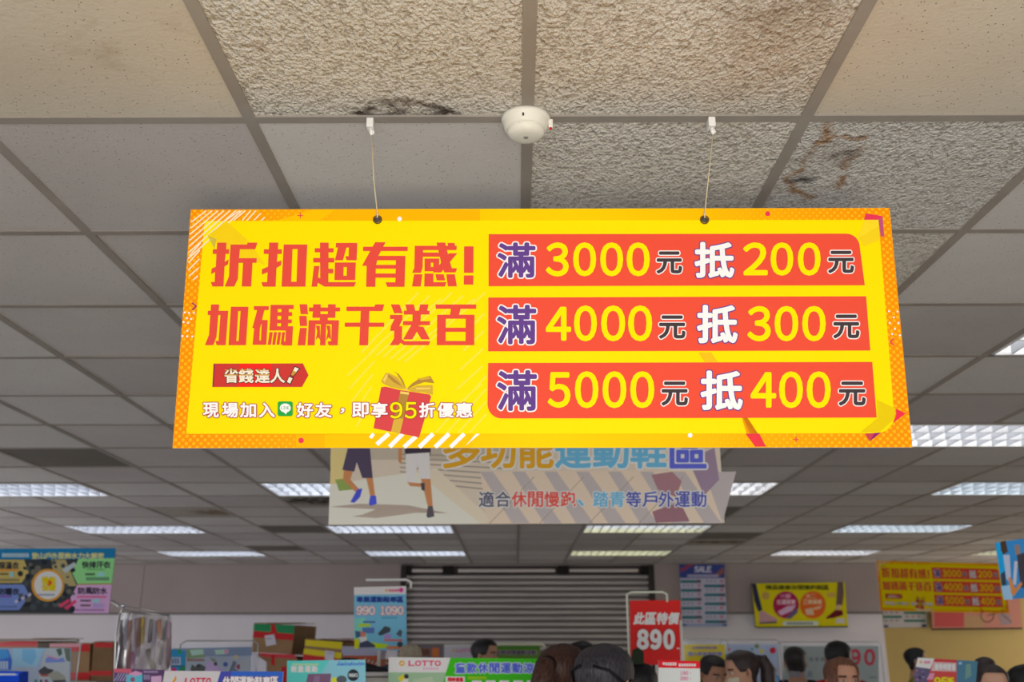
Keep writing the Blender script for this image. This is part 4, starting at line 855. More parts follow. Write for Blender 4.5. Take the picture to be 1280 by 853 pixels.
# small far signs below the shutter
s, t = sign('display_sign', 'small white brand sign behind dark-haired man, below the shutter', 'sign', [(555, 806), (598, 806), (598, 850), (555, 850)], 9.4, C(200, 196, 222), C(200, 200, 206))
s.poly([(555, 806), (598, 806), (598, 809), (555, 809)], C(232, 230, 240)); s.layer(1); s.disc(567, 813.5, 1.7, C(226, 170, 70)); s.text('LOTTO', 571, 812, 593, 815.5, C(206, 90, 140), bold=.15); s.build('printed_board', t)
s, t = sign('display_sign', 'small green sign in pale frame right of dark-haired man, below the shutter', 'sign', [(614, 808.5), (675, 808.5), (675, 850), (614, 850)], 9.5, C(104, 140, 60), C(150, 180, 130))
s.poly([(614, 808.5), (675, 808.5), (675, 812), (614, 812)], C(74, 140, 40)); s.rect(618, 813, 672, 819, C(146, 150, 118)); s.layer(1); s.text('女款休閒運動涼鞋', 620, 813.5, 670, 818.5, C(60, 54, 66), bold=.15, halo=.4, hmat=C(200, 190, 206)); s.build('printed_board', t); top_frame(s, t, C(206, 214, 180), -.03, .005, .012)
s, t = sign('display_sign', 'dark grey and orange small sign at the shutter foot, behind the beige hat', 'sign', [(518, 808), (556, 808), (556, 850), (518, 850)], 10.0, C(110, 104, 112), C(110, 110, 110))
s.rect(526, 811, 538, 820, C(140, 90, 66)); s.rect(540, 810, 549, 822, C(196, 110, 60)); s.layer(1); s.scrib(527, 812, 537, 819, 3, C(70, 60, 64), .6); s.build('printed_board', t)

# red headed price card
s, t = sign('price_sign', 'white price card with red header band, in front of man in yellow poster area', 'sign', [(823, 825.5), (875, 827), (875.5, 900), (822.5, 900)], 3.8, C(206, 210, 232), C(200, 190, 200))
s.poly([(823, 825.5), (875, 827), (875, 836), (823, 835)], C(214, 30, 42)); s.layer(1); s.disc(829.8, 830, 1.8, C(238, 200, 206))
s.scrib(832, 828.6, 846, 832.4, 5, C(240, 206, 214), .75); s.scrib(848.5, 830, 870.5, 833.4, 7, C(240, 206, 214), .75)
for y in (839.6, 846.4): s.text('190' if y < 840 else '290', 850, y, 860, y + 4.2, C(206, 120, 160), bold=.2); s.rect(862, y + 2, 864, y + 2.7, C(206, 120, 160))
s.build('printed_board', t)

# right board with white, red and teal fields
s, t = sign('display_sign', 'tilted board with white, red and teal fields, beside ochre wall at right', 'sign', [(1147.5, 822.5), (1222, 827), (1216, 905), (1136, 900)], 5.2, C(196, 76, 74), C(180, 170, 170), yaw=R(4))
s.poly([(1147.5, 822.5), (1168, 823.7), (1163, 836.5), (1144.5, 834)], C(214, 212, 230)); s.poly([(1144.5, 834), (1163, 836.5), (1150, 900), (1136, 898)], C(96, 88, 120)); s.poly([(1196, 825.4), (1222, 827), (1216, 905), (1194, 904)], C(76, 120, 146)); s.poly([(1167, 828), (1195, 829), (1195, 840), (1164, 839)], C(206, 176, 180)); s.poly([(1168, 823.7), (1196, 825.4), (1196, 828), (1168, 827)], C(190, 60, 70)); s.layer(1)
s.text('春季特賣會', 1168, 830, 1194, 838, C(226, 206, 208), bold=.5, halo=.7, hmat=C(150, 60, 66)); s.disc(1151, 828, 2, C(226, 170, 140)); s.scrib(1155, 826.5, 1163, 830, 4, C(214, 110, 150)); s.poly([(1162, 842), (1168, 842), (1166, 850), (1158, 850)], C(206, 140, 170)); s.text('95折', 1168, 847.5, 1192, 858, C(230, 206, 30), bold=.6); s.poly([(1207, 831), (1213, 830), (1214, 845), (1206, 850)], C(110, 146, 140)); s.rect(1198, 828, 1202, 831, C(150, 180, 206))
for _ in range(14): s.disc(random.uniform(1145, 1156), random.uniform(838, 856), random.uniform(1, 2), random.choice([C(130, 120, 150), C(70, 60, 96), C(150, 110, 130)]), n=6)
s.build('printed_board', t)

# clear acrylic poster frames
def acrylic_frame(label, sheets, corners, Y, draw, yaw=0):
    s = Panel(corners, Y, yaw, 0, .004, .0008); foot = Vector((s.o.x, s.o.y + .03, 0)); t = thing('poster_stand', label, 'poster stand', foot, 'clear acrylic poster stands')
    s.body(*sheets); draw(s); s.build('poster_sheet', t)
    us = [c[0] for c in s.c]; a, b = min(us), max(us); top = max(c[1] for c in s.c); bot = min(c[1] for c in s.c)
    f = MB(); p0, p1 = s.W(a - .015, top + .05, .010), s.W(b + .015, bot, .010); q = s.W(b + .015, top + .05, .010)
    f.add([s.W(a - .015, top + .025, .012), s.W(b + .015, top + .025, .012), s.W(b + .015, bot, .012), s.W(a - .015, bot, .012), s.W(a - .015, top + .025, -.008), s.W(b + .015, top + .025, -.008), s.W(b + .015, bot, -.008), s.W(a - .015, bot, -.008)], [(3, 2, 1, 0), (4, 5, 6, 7), (0, 1, 5, 4), (2, 3, 7, 6), (0, 4, 7, 3), (1, 2, 6, 5)], ACR); f.build('acrylic_cover', t)
    f = MB(); f.tube([s.W(a - .02, bot - .02, 0), s.W(a - .02, top + .02, 0), s.W(a + .01, top + .036, 0), s.W(b - .01, top + .036, 0), s.W(b + .02, top + .02, 0), s.W(b + .02, bot - .02, 0)], .004, M((206, 208, 210), .2, .5), 8); f.build('rail', t)
    f = MB()
    for u in (a + .03, b - .03): p = s.W(u, bot, -.015); f = MB(); f.tube([(p.x, p.y, .02), p], .008, MW['steel'], 8); f.build('pole', t)
    f = MB(); f.box((foot.x, foot.y, .012), (b - a, .26, .024), MW['white'], bev=.005); f.build('base', t)
    return s, t
def d1(s):
    s.layer(0); s.poly([(854.5, 807.5), (906, 807.5), (906, 812), (854.5, 812)], C(206, 180, 20)); s.poly([(893, 830), (902, 822), (907, 846), (898, 850)], C(206, 50, 60)); s.layer(1); s.text('會員獨享優惠活動', 865, 808.6, 896, 811.6, C(110, 96, 150), bold=.15); s.text('加入好友送好禮', 860, 815.5, 902, 820, C(112, 112, 176), bold=.3); s.disc(898, 841, 6, C(214, 70, 50)); s.layer(2); s.disc(898, 840.5, 2.6, C(230, 206, 40))
acrylic_frame('clear acrylic stand with a yellow poster, behind man with black hair', (C(206, 184, 20), C(190, 190, 180)), [(855, 806), (906.5, 806), (906.5, 870), (855, 870)], 8.0, d1)
def d2(s):
    s.layer(0)
    for x, y, r, c in ((966, 813.5, 4, C(196, 40, 66)), (952, 814.5, 2.8, C(206, 190, 60)), (911, 812, 2.2, C(200, 80, 110)), (909, 820, 2.6, C(70, 140, 90)), (946, 808, 3, C(120, 130, 90)), (958, 832, 4, C(50, 130, 90)), (968, 838, 3, C(140, 150, 176)), (955, 825, 2, C(190, 150, 170)), (970, 848, 4, C(80, 140, 200)), (940, 812, 2, C(90, 150, 160))): s.disc(x, y, r, c, n=12)
    s.poly([(952, 834), (960, 832), (962, 828), (962, 835), (956, 836)], C(40, 120, 80)); s.scrib(955, 842, 966, 844, 5, C(110, 120, 160)); s.poly([(960, 844), (974, 846), (974, 860), (958, 860)], C(96, 150, 206))
acrylic_frame('clear acrylic stand with a pale blue picture poster, behind masked woman', (C(170, 184, 216), C(190, 190, 200)), [(907.5, 806), (972, 806), (973, 870), (907.5, 870)], 8.4, d2)
def d3(s):
    s.layer(0)
    for i, x in enumerate((1005, 1012, 1019, 1026)): s.scrib(x, 822, x + 5, 827, 2, C(110, 112, 116), .7)
    for c, x0, x1 in (('9', 1062.5, 1076), ('0', 1080, 1094)): s.ch(c, x0 + 1, 812.6, x1 - 1, 831.5, C(196, 30, 60), bold=1.1)
    s.rect(1086, 846, 1096, 848, C(130, 140, 136))
acrylic_frame('clear acrylic stand with grey green sheet showing a red 90', (C(158, 168, 164), C(170, 176, 172)), [(979, 808), (1098, 808), (1099, 870), (979, 870)], 9.5, d3)
def d4(s):
    s.layer(0); s.poly([(-4, 812), (10, 812), (15, 825), (14, 838), (-4, 838)], C(30, 96, 196)); s.poly([(-4, 812), (9, 812), (12, 822), (-4, 826)], C(56, 140, 206)); s.poly([(16, 811), (57, 811), (50, 822), (46, 836), (16, 838)], C(142, 184, 220)); s.poly([(28, 812), (44, 812), (46, 822), (40, 832), (28, 826)], C(110, 170, 214)); s.poly([(57, 811), (88, 811), (86, 852), (47, 852)], C(170, 178, 186)); s.poly([(16, 834), (48, 834), (48, 852), (30, 852)], C(158, 168, 190)); s.layer(1)
    s.scrib(-3, 827, 11, 837, 4, C(170, 186, 230), .8); s.poly([(70, 812), (77, 811), (78, 818), (74, 821)], C(66, 90, 76)); s.poly([(80, 811), (88, 811), (88, 828), (83, 826)], C(90, 104, 92)); s.poly([(57, 824), (62, 821), (71, 825), (79, 822), (82, 828), (57, 829)], C(110, 130, 200)); s.line(58, 820, 72, 824, 1.4, C(206, 120, 160))
    s.poly([(48, 839), (56, 833), (60, 836), (68, 838), (62, 843), (52, 845)], C(46, 50, 58)); s.poly([(48, 841), (54, 844), (63, 842), (62, 846), (52, 846)], C(160, 70, 56)); s.poly([(60, 844), (66, 840), (72, 839), (82, 846), (82, 852), (66, 852)], C(150, 150, 140)); s.poly([(66, 851), (82, 850), (83, 853), (67, 854)], C(60, 60, 66)); s.rect(43, 850, 47, 856, C(70, 120, 110)); s.rect(50, 850, 53, 856, C(60, 60, 90)); s.rect(56, 850, 60, 856, C(120, 60, 90))
acrylic_frame('clear acrylic stand with blue poster of two sneakers, bottom left corner', (C(150, 168, 196), C(180, 180, 186)), [(-40, 810.5), (89, 810.5), (86.5, 880), (-40, 880)], 5.2, d4)
def d5(s):
    s.layer(0)
    s.poly([(216, 811), (315, 809), (315, 820), (216, 822)], C(126, 142, 170)); s.poly([(234, 812), (252, 811), (257, 822), (234, 824)], C(126, 154, 110)); s.poly([(237, 813), (254, 812), (255, 818), (240, 820)], C(172, 206, 190)); s.poly([(268, 813), (284, 812), (284, 818), (270, 819)], C(176, 206, 190)); s.poly([(280, 813), (286, 812), (286, 817), (281, 818)], C(206, 150, 180)); s.layer(1)
    s.scrib(234, 824, 256, 827, 7, C(150, 90, 70), .8); s.poly([(238, 838), (240, 831), (245, 834), (250, 830), (257, 834), (256, 840), (238, 841)], C(70, 74, 70)); s.disc(248, 833, 2.6, C(40, 48, 44)); s.poly([(257, 832), (266, 824), (271, 833), (278, 837), (278, 841), (257, 841)], C(190, 160, 206)); s.disc(269.5, 830.5, 2.2, C(44, 42, 60)); s.poly([(262, 822), (269, 824), (272, 829), (266, 828)], C(130, 142, 120)); s.disc(282, 831, 3, C(86, 96, 160)); s.poly([(286, 840), (292, 826), (296, 829), (293, 836), (300, 840)], C(104, 112, 130)); s.disc(298.5, 834, 3, C(150, 70, 90)); s.rect(300, 825, 312, 837, C(172, 174, 184)); s.disc(295, 822, 3, C(190, 176, 150))
acrylic_frame('clear acrylic stand with faded sheet of small shoe pictures, left of the stacked cartons', (C(166, 174, 190), C(170, 170, 176)), [(230, 812), (313, 810.5), (313, 875), (230, 875)], 5.4, d5)
s, t = sign('display_sign', 'small rounded blue and green tag sign beside the clear plastic bag', 'sign', [(214, 812), (231.5, 814), (231, 870), (213, 870)], 5.0, C(60, 150, 206), C(90, 160, 190))
s.poly([(214, 822), (226, 822), (226, 832), (214, 832)], C(176, 196, 224)); s.poly([(222, 812.8), (226, 811.6), (227, 818), (223, 818)], C(60, 160, 110)); s.layer(1); s.scrib(215, 823.5, 225, 830, 3, C(120, 130, 180), .7); s.rect(214, 832, 229, 834, C(50, 110, 160)); s.disc(217.5, 838.5, 3.6, C(206, 60, 120)); s.poly([(224, 836), (231, 832), (231, 842), (226, 842)], C(60, 140, 90)); s.build('printed_board', t)
s, t = sign('display_sign', 'bright blue box sign cut by the bottom left corner', 'sign', [(-30, 838.5), (29, 840), (27, 890), (-30, 890)], 4.6, C(20, 70, 200), C(20, 60, 180), thick=.05)
s.poly([(-30, 841.5), (23, 842.5), (22, 845), (-30, 845)], C(110, 140, 226)); s.poly([(24, 843), (29, 840), (27, 890), (22, 890)], C(14, 44, 130)); s.layer(1); s.scrib(0, 842.3, 20, 844.5, 8, C(206, 214, 240)); s.build('printed_board', t)

# ------------------------------------------------------------------ stock cartons on top of the back shelving
KR = noisy('brown_cardboard', (150, 118, 84), (164, 130, 94), 6, .75); KRD = noisy('dark_cardboard', (126, 98, 68), (138, 108, 76), 6, .75)
TRED = M((206, 26, 32), .35, spec=.4); TGRN = M((26, 146, 88), .35, spec=.4); TYEL = M((226, 206, 10), .35, spec=.4); PAPER = M((214, 210, 222), .6)
YC = 8.6
def shelf_rack(label, x0, x1, y0, y1, ztop, group='stock shelving behind the signs'):
    t = thing('shelf_rack', label, 'shelf', ((x0 + x1) / 2, (y0 + y1) / 2, 0), group)
    gm = M((176, 174, 170), .4, .3)
    for i in range(4):
        f = MB(); f.box(((x0 + x1) / 2, (y0 + y1) / 2, .12 + (ztop - .135) * i / 3), (x1 - x0, y1 - y0, .03), gm, bev=.004); f.build('shelf_board', t)
    for x in (x0 + .02, x1 - .02):
        for y in (y0 + .02, y1 - .02):
            f = MB(); f.box((x, y, ztop / 2 - .008), (.035, .035, ztop - .016), gm); f.build('upright', t)
def carton(label, corners, Y, dep, mats, tape, yaw=0, label_sheet=None, zb=None):
    """front face measured on the photo; flaps on top, tape as bands"""
    s = Panel(corners, Y, yaw, 0, dep, .0012)
    if zb is not None: s.c = s.c[:2] + [(c[0], zb - s.o.z) for c in s.c[2:]]
    loc = s.W(sum(c[0] for c in s.c) / 4, min(c[1] for c in s.c), -dep / 2); t = thing('carton', label, 'box', loc, 'stock cartons')
    s.body(*mats); f = MB()
    tape(s); s.build('box_body', t)
    us = [c[0] for c in s.c]; top = max(c[1] for c in s.c); a, b = min(us), max(us)
    for d0, d1 in ((-.002, -dep / 2 + .004), (-dep / 2 - .004, -dep + .002)):
        f = MB(); vs = [s.W(a + .004, top, d0), s.W(b - .004, top, d0), s.W(b - .004, top + .004, d1), s.W(a + .004, top + .004, d1)]
        vs += [v + Vector((0, 0, .004)) for v in vs]; f.add(vs, [(0, 3, 2, 1), (4, 5, 6, 7), (0, 1, 5, 4), (1, 2, 6, 5), (2, 3, 7, 6), (3, 0, 4, 7)], mats[0]); f.build('flap', t)
    if label_sheet:
        q = Panel([(0, 0), (1, 0), (1, 1), (0, 1)], 5); q.right, q.up, q.n, q.o, q.mb = s.right, s.up, s.n, s.o, MB(); q.L = 4; q.cnt = 0; q.lay = .0012
        q.poly(label_sheet, PAPER); q.scrib(label_sheet[0][0] + 2, label_sheet[0][1] + 3, label_sheet[1][0] - 2, label_sheet[0][1] + 4.4, 4, M((150, 150, 160), .6)); q.build('paper_label', t)
    return t
def tp1(s):
    s.layer(0); s.poly([(317.5, 780.2), (368, 782), (367.6, 793), (317, 789)], TGRN); s.poly([(317, 789), (367.6, 793), (366, 801), (316, 797)], TRED); s.layer(1); s.poly([(339, 781), (343.5, 781.2), (349, 799), (338.5, 797)], TRED)
carton('brown carton with green and red tape bands, topmost of its stack', [(317.5, 779.5), (368.5, 781.8), (364.5, 818), (314.8, 815.5)], YC, .5, (KR, KRD), tp1, R(-10), [(331, 795), (343, 793.5), (346, 806), (333, 808.5)])
def tp2(s):
    s.layer(0); s.poly([(320, 816.4), (368, 818.6), (371, 824), (330, 822)], M((216, 70, 80), .35)); s.poly([(339, 819), (343.5, 819), (343.5, 834), (339, 830)], TRED); s.poly([(352, 834), (372, 833), (372, 880), (352, 880)], TRED)
carton('brown carton with red tape, under the green taped carton', [(316.5, 819.4), (371.5, 822.4), (371.5, 884), (316.5, 882)], YC - .02, .5, (KR, KRD), tp2, R(-10), zb=1.22)
m_ = MB(); q = Panel([(316, 817), (333, 828), (331, 884), (315, 884)], 8.35, R(-10), 0, .02, .002); q.body(PAPER, PAPER, None); tag(q.build('paper_packet', loc=q.o), 'white paper packet leaning on the lower red taped carton', 'packet')
def tp3(s):
    s.layer(0); s.poly([(381.5, 800), (428, 803), (427, 812), (381, 807.5)], TYEL); s.poly([(380, 811), (427, 816.5), (426.5, 824), (379, 818)], TYEL); s.poly([(379, 818), (426.5, 824), (426, 832), (378, 828)], TRED)
carton('low carton with two yellow tape bands, right of the tall stack', [(381.5, 799.5), (428.5, 803), (425.5, 846), (377.5, 843)], YC - .2, .55, (KR, KRD), tp3, R(-18), [(407, 813.5), (418.5, 815), (417.5, 826), (406.5, 825)], 1.22)
def tp0(s): s.layer(0); s.rect(72, 806, 79, 812, TRED)
def tpa(s): s.layer(0); s.poly([(-20, 805), (47, 800), (47, 808.5), (-20, 808.8)], TRED)
def tpb(s): s.layer(0); s.poly([(62, 806), (112, 805.2), (112, 815), (84, 815), (84, 808)], TRED); s.poly([(62, 805.4), (104, 804.6), (100, 809), (62, 809)], M((226, 150, 160), .35)); s.poly([(84, 841), (112, 841), (112, 850), (84, 850)], TRED)
def tpc(s): s.layer(0); s.poly([(118, 803.5), (141, 804), (141, 810), (118, 809.5)], TRED); s.poly([(112, 839), (140, 839), (140, 845), (112, 845)], TRED)
carton('flat brown carton with red taped side behind the sneaker poster, far left', [(-20, 801.5), (47.5, 799.8), (47.5, 850), (-20, 850)], 9.0, .4, (KR, KRD), tpa, zb=1.45)
carton('brown carton edge with red corner, behind the first far left carton', [(40, 799), (79, 799.5), (79, 850), (40, 850)], 9.5, .35, (KRD, KR), tp0, zb=1.45)
carton('brown carton with red top tape, right of the sneaker poster', [(62, 805.2), (113, 805), (111, 850), (62, 850)], 8.5, .32, (KR, KRD), tpb, zb=1.45)
carton('upright brown carton with red bands, left of the clear plastic bag', [(117, 803), (142, 803.5), (140, 860), (112, 860)], 8.4, .3, (KRD, KRD), tpc, R(6), zb=1.45)
# shoe box and shoes beside the turquoise sign
SBX = M((196, 196, 224), .5); ORG = M((206, 100, 66), .5)
def tps(s): s.layer(0); s.poly([(429, 820), (476, 820), (476, 825), (429, 825)], ORG); s.layer(1); s.scrib(434, 812, 448, 815, 5, C(150, 150, 190))
def shoe_box(label, corners, Y, tape, mats, dep=.2, yaw=0):
    s = Panel(corners, Y, yaw, 0, dep, .001); loc = s.W(0, min(c[1] for c in s.c), -dep / 2); t = thing('shoe_box', label, 'box', loc, 'shoe boxes'); s.body(*mats); tape(s); s.build('box_body', t)
    us = [c[0] for c in s.c]; top = max(c[1] for c in s.c); f = MB(); vs = [s.W(min(us) - .004, top - .035, .005), s.W(max(us) + .004, top - .035, .005), s.W(max(us) + .004, top + .003, .005), s.W(min(us) - .004, top + .003, .005)]
    vs += [v - s.n * (dep + .01) for v in vs]; f.add(vs, [(0, 1, 2, 3), (4, 7, 6, 5), (0, 4, 5, 1), (1, 5, 6, 2), (2, 6, 7, 3), (3, 7, 4, 0)], mats[0]); f.build('lid', t); return s
shoe_box('pale lilac shoe box with orange lower edge, right of the yellow taped carton', [(428.5, 809), (477, 809.5), (476, 825), (428.5, 824.5)], 5.9, tps, (SBX, SBX))
sb = at(452, 824.7, 6.0)
def tpo(s): s.layer(0); s.rect(452, 826, 486, 832, M((190, 110, 70), .5))
shoe_box('orange brown shoe box under the pale lilac box', [(430, 825.6), (487, 825.6), (486, 845), (430, 845)], 5.92, tpo, (M((178, 104, 66), .5), M((150, 86, 56), .5)))
m_ = MB(); p = at(434.5, 803.6, 9.55); m_.box((p.x, p.y, (p.z + 1.22) / 2), (.09, .2, p.z - 1.22), TRED, bev=.006); m_.box((p.x, p.y, p.z + .012), (.094, .204, .02), M((170, 20, 26), .4), bev=.004); tag(m_.build('red_packet', loc=(p.x, p.y, 1.22)), 'small red packet beside the light blue price sign', 'packet')
def shoe(loc, yaw, c, label):
    L = Vector(loc); t = thing('sport_shoe', label, 'shoe', L, 'display shoes'); Rm = Matrix.Rotation(yaw, 4, 'Z')
    vs = []; n = 14; secs = [(-.13, .030, .075), (-.10, .036, .088), (-.04, .037, .085), (0, .037, .066), (.05, .042, .052), (.10, .042, .042), (.135, .026, .026)]
    for x, wd, h in secs:
        for i in range(n):
            a = 2 * math.pi * i / n; vs.append(L + Rm @ Vector((x, wd * math.cos(a), .018 + max(0, (h - .018) * (.5 + .5 * math.sin(a)))) ))
    fs = [(j * n + i, j * n + (i + 1) % n, (j + 1) * n + (i + 1) % n, (j + 1) * n + i) for j in range(len(secs) - 1) for i in range(n)] + [list(range(n))[::-1], [(len(secs) - 1) * n + i for i in range(n)]]
    m_ = MB(); m_.add(vs, fs, c, True); m_.build('upper', t)
    m_ = MB(); m_.box(L + Rm @ Vector((0, 0, .012)), (.275, .082, .022), M((226, 226, 230), .6), Rm, bev=.008); m_.build('sole', t)
    m_ = MB()
    for i in range(4): m_.tube([L + Rm @ Vector((.0 + i * .018, -.022, .075 - i * .006)), L + Rm @ Vector((.005 + i * .018, 0, .082 - i * .006)), L + Rm @ Vector((.0 + i * .018, .022, .075 - i * .006))], .003, PAPER, 6)
    m_.build('laces', t)
def rack_board(x0, x1, y0, y1, z, label):
    shelf_rack(label, x0, x1, y0, y1, z)
pa = at(468, 846, 5.0); rack_board(pa.x - .30, pa.x + .22, pa.y - .16, pa.y + .16, pa.z, 'low display rack carrying dark sport shoes beside the white and green sign')
shoe((pa.x - .04, pa.y - .08, pa.z), R(8), M((40, 40, 48), .6), 'black sport shoe beside the turquoise sign'); shoe((pa.x + .1, pa.y + .10, pa.z), R(200), M((70, 80, 120), .6), 'navy and white sport shoe behind the black one'); 
def box_under(x, y, d, ztop, c, label):
    t = thing('shoe_box', label, 'box', (x, y, pa.z), 'shoe boxes'); m_ = MB(); m_.box((x, y, (pa.z + ztop - .03) / 2), (d[0] - .008, d[1] - .008, ztop - .03 - pa.z), c); m_.build('box_body', t); m_ = MB(); m_.box((x, y, ztop - .018), (d[0], d[1], .036), c, bev=.003); m_.build('lid', t)
# racks under cartons and shoe boxes
def zmin(*names): return 0
rack_board(at(310, 850, YC).x - .1, at(440, 850, YC).x + .15, YC - .5, YC + 1.15, 1.22, 'grey stock rack under the taped cartons')
rack_board(at(-30, 850, 8.8).x - .1, at(150, 850, 8.8).x, 8.3, 9.95, 1.45, 'grey stock rack under the far left cartons')
pb = at(458, 845, 5.92); rack_board(at(428, 845, 5.92).x - .03, at(488, 845, 5.92).x + .03, 5.88, 6.2, pb.z, 'grey display rack under the two shoe boxes')
# beige sun hat on a display peg
p = at(513, 822, 5.3); t = thing('sun_hat', 'beige sun hat on a peg just above the white and green sign', 'hat', p)
HB = noisy('beige_felt', (178, 164, 142), (206, 194, 172), 60, .9); m_ = MB(); m_.lathe(p, [(.062, .0), (.060, .02), (.052, .045), (.034, .060), (.008, .064)], HB, 24); m_.build('crown', t); m_ = MB(); m_.lathe(p + Vector((0, 0, -.012)), [(.098, 0), (.085, .006), (.062, .014), (.058, .016)], HB, 24); m_.build('brim', t); m_ = MB(); m_.tube([(p.x, p.y, .0), (p.x, p.y, p.z - .013)], .012, MW['steel'], 8); m_.lathe((p.x, p.y, 0), [(.12, 0), (.12, .015), (.015, .02)], MW['steel'], 20); tag(m_.build('hat_peg', loc=(p.x, p.y, 0)), 'steel peg under the beige sun hat', 'peg')

# ------------------------------------------------------------------ clear plastic bag with socks, hung on a hook
YB2 = 4.5
bg_ = Panel([(148, 764), (214, 770), (212, 838), (142, 840)], YB2, 0, 0, .09)
t = thing('plastic_bag', 'clear plastic bag of striped socks hanging near left edge', 'bag', bg_.o, None)
def bagmesh(depth_f, mat, name, inset=0):
    n = 14; m_ = MB(); vs = []; 
    P0 = [(150, 766), (214, 771), (213, 853), (142, 853)]
    for side in (1, -1):
        for j in range(n + 1):
            for i in range(n + 1):
                a, b = i / n, j / n
                x = (P0[0][0] * (1 - a) + P0[1][0] * a) * (1 - b) + (P0[3][0] * (1 - a) + P0[2][0] * a) * b; y = (P0[0][1] * (1 - a) + P0[1][1] * a) * (1 - b) + (P0[3][1] * (1 - a) + P0[2][1] * a) * b
                u, v = bg_.P(x, y); bul = math.sin(math.pi * a) ** .5 * (.25 + .75 * b) * (depth_f / 2 if b < .98 else depth_f / 2)
                vs.append(bg_.W(u, v, side * bul + .004 * math.sin(a * 23 + b * 9) * side - .01))
    N = (n + 1) ** 2
    fs = [(j * (n + 1) + i, j * (n + 1) + i + 1, (j + 1) * (n + 1) + i + 1, (j + 1) * (n + 1) + i) for j in range(n) for i in range(n)]
    m_.add(vs, fs + [tuple(q + N for q in f[::-1]) for f in fs], mat, True); return m_.build(name, t)
bagmesh(.1, FILM, 'film')
socks = [((150, 775), (148, 838), 7, (120, 116, 120)), ((157, 774), (155, 812), 6, (196, 196, 214)), ((163, 776), (160, 838), 6, (170, 130, 120)), ((168, 773), (170, 822), 6, (176, 146, 172)), ((174, 772), (172, 810), 6, (150, 110, 70)), ((179, 772), (178, 806), 5, (190, 166, 80)), ((187, 774), (184, 804), 6, (84, 80, 104)), ((193, 776), (190, 826), 6, (186, 180, 206)), ((199, 775), (200, 800), 6, (176, 128, 104)), ((204, 776), (198, 832), 6, (150, 150, 166)), ((210, 778), (209, 836), 6, (178, 150, 166)), ((166, 815), (165, 838), 7, (190, 120, 170)), ((182, 812), (190, 838), 8, (150, 144, 140))]
for i, (p0, p1, wd, c) in enumerate(socks):
    a = bg_.P(*p0); b_ = bg_.P(*p1); dz = -.012 + (i % 3) * .012 - .012
    A, B = bg_.W(*a, dz), bg_.W(*b_, dz); m_ = MB(); k = wd / F * YB2
    pts = [A + (B - A) * q for q in (0, .25, .5, .75, .93, 1)]
    m_.tube(pts, [k * .36, k * .45, k * .5, k * .5, k * .42, k * .2], M(c, .85), 8); s_o = m_.build('sock', t)
q = Panel([(142.5, 836), (206, 838), (205, 870), (142, 870)], YB2 - .075, 0, 0, .003, .0008); q.body(C(96, 70, 110), C(150, 140, 160)); q.layer(0)
q.poly([(142.5, 836), (165, 836.5), (164, 842), (142, 841)], C(196, 96, 116)); q.poly([(158, 844), (178, 843), (178, 870), (158, 870)], C(90, 186, 214)); q.poly([(189, 846), (202, 845), (202, 870), (189, 870)], C(214, 170, 206)); q.layer(1)
for i in range(5): q.line(143 + i * 3.4, 852, 149 + i * 3.4, 842, 1.2, C(160, 160, 196))
q.poly([(160, 843), (170, 839), (179, 842), (170, 846)], C(226, 150, 190)); q.disc(166, 850, 3, C(150, 90, 110)); q.scrib(180, 839, 198, 841.5, 8, C(170, 150, 190)); q.scrib(180, 844, 188, 850, 3, C(150, 140, 176)); q.build('header_card', t)
hk = at(154, 757.5, YB2 + .02); hk0 = at(140, 752.5, YB2 + .1); hk2 = at(212, 769, YB2 + .03)
t = thing('hook_stand', 'thin metal hook stand with a shiny ball end carrying the plastic bag', 'hook stand', (at(143, 853, YB2 + .07).x, YB2 + .07, 0))
m_ = MB(); m_.tube([hk0, at(148, 757, YB2 + .06), at(154, 763, YB2 + .02)], .007, M((190, 188, 186), .3, .6), 8); m_.tube([hk, at(180, 762, YB2), hk2], .0022, MW['steel'], 6); m_.tube([at(154, 763, YB2 + .02), hk2 + Vector((0, 0, -.005))], .003, MW['steel'], 6); m_.build('hook_arm', t)
m_ = MB(); m_.ball(hk, .010, M((214, 220, 236), .12, .9), 14, 10); m_.build('ball_end', t)
b0 = at(143, 853, YB2 + .07); m_ = MB(); m_.tube([(b0.x, b0.y, .02), b0, at(144.5, 800, YB2 + .07), at(149, 770, YB2 + .05), at(152, 762, YB2 + .03)], .0045, MW['steel'], 8); m_.build('pole', t); m_ = MB(); m_.lathe((b0.x, b0.y, 0), [(.16, 0), (.16, .014), (.012, .024)], MW['steel'], 24); m_.build('base', t)

# ------------------------------------------------------------------ people
def skin_mesh(verts, edges, subd=1):
    me = bpy.data.meshes.new('sk'); me.from_pydata([v[0] for v in verts], edges, [])
    o = bpy.data.objects.new('sk', me); COL.objects.link(o)
    o.modifiers.new('s', 'SKIN'); sv = me.skin_vertices[0].data
    for i, (p, r) in enumerate(verts):
        sv[i].radius = r if isinstance(r, tuple) else (r, r); sv[i].use_root = (i == 0); sv[i].use_loose = False
    d = o.modifiers.new('u', 'SUBSURF'); d.levels = subd; d.render_levels = subd
    bpy.context.view_layer.update()
    ev = bpy.data.meshes.new_from_object(o.evaluated_get(bpy.context.evaluated_depsgraph_get()))
    vs = [v.co.copy() for v in ev.vertices]; fs = [list(p.vertices) for p in ev.polygons]
    bpy.data.objects.remove(o); bpy.data.meshes.remove(me); bpy.data.meshes.remove(ev); return vs, fs

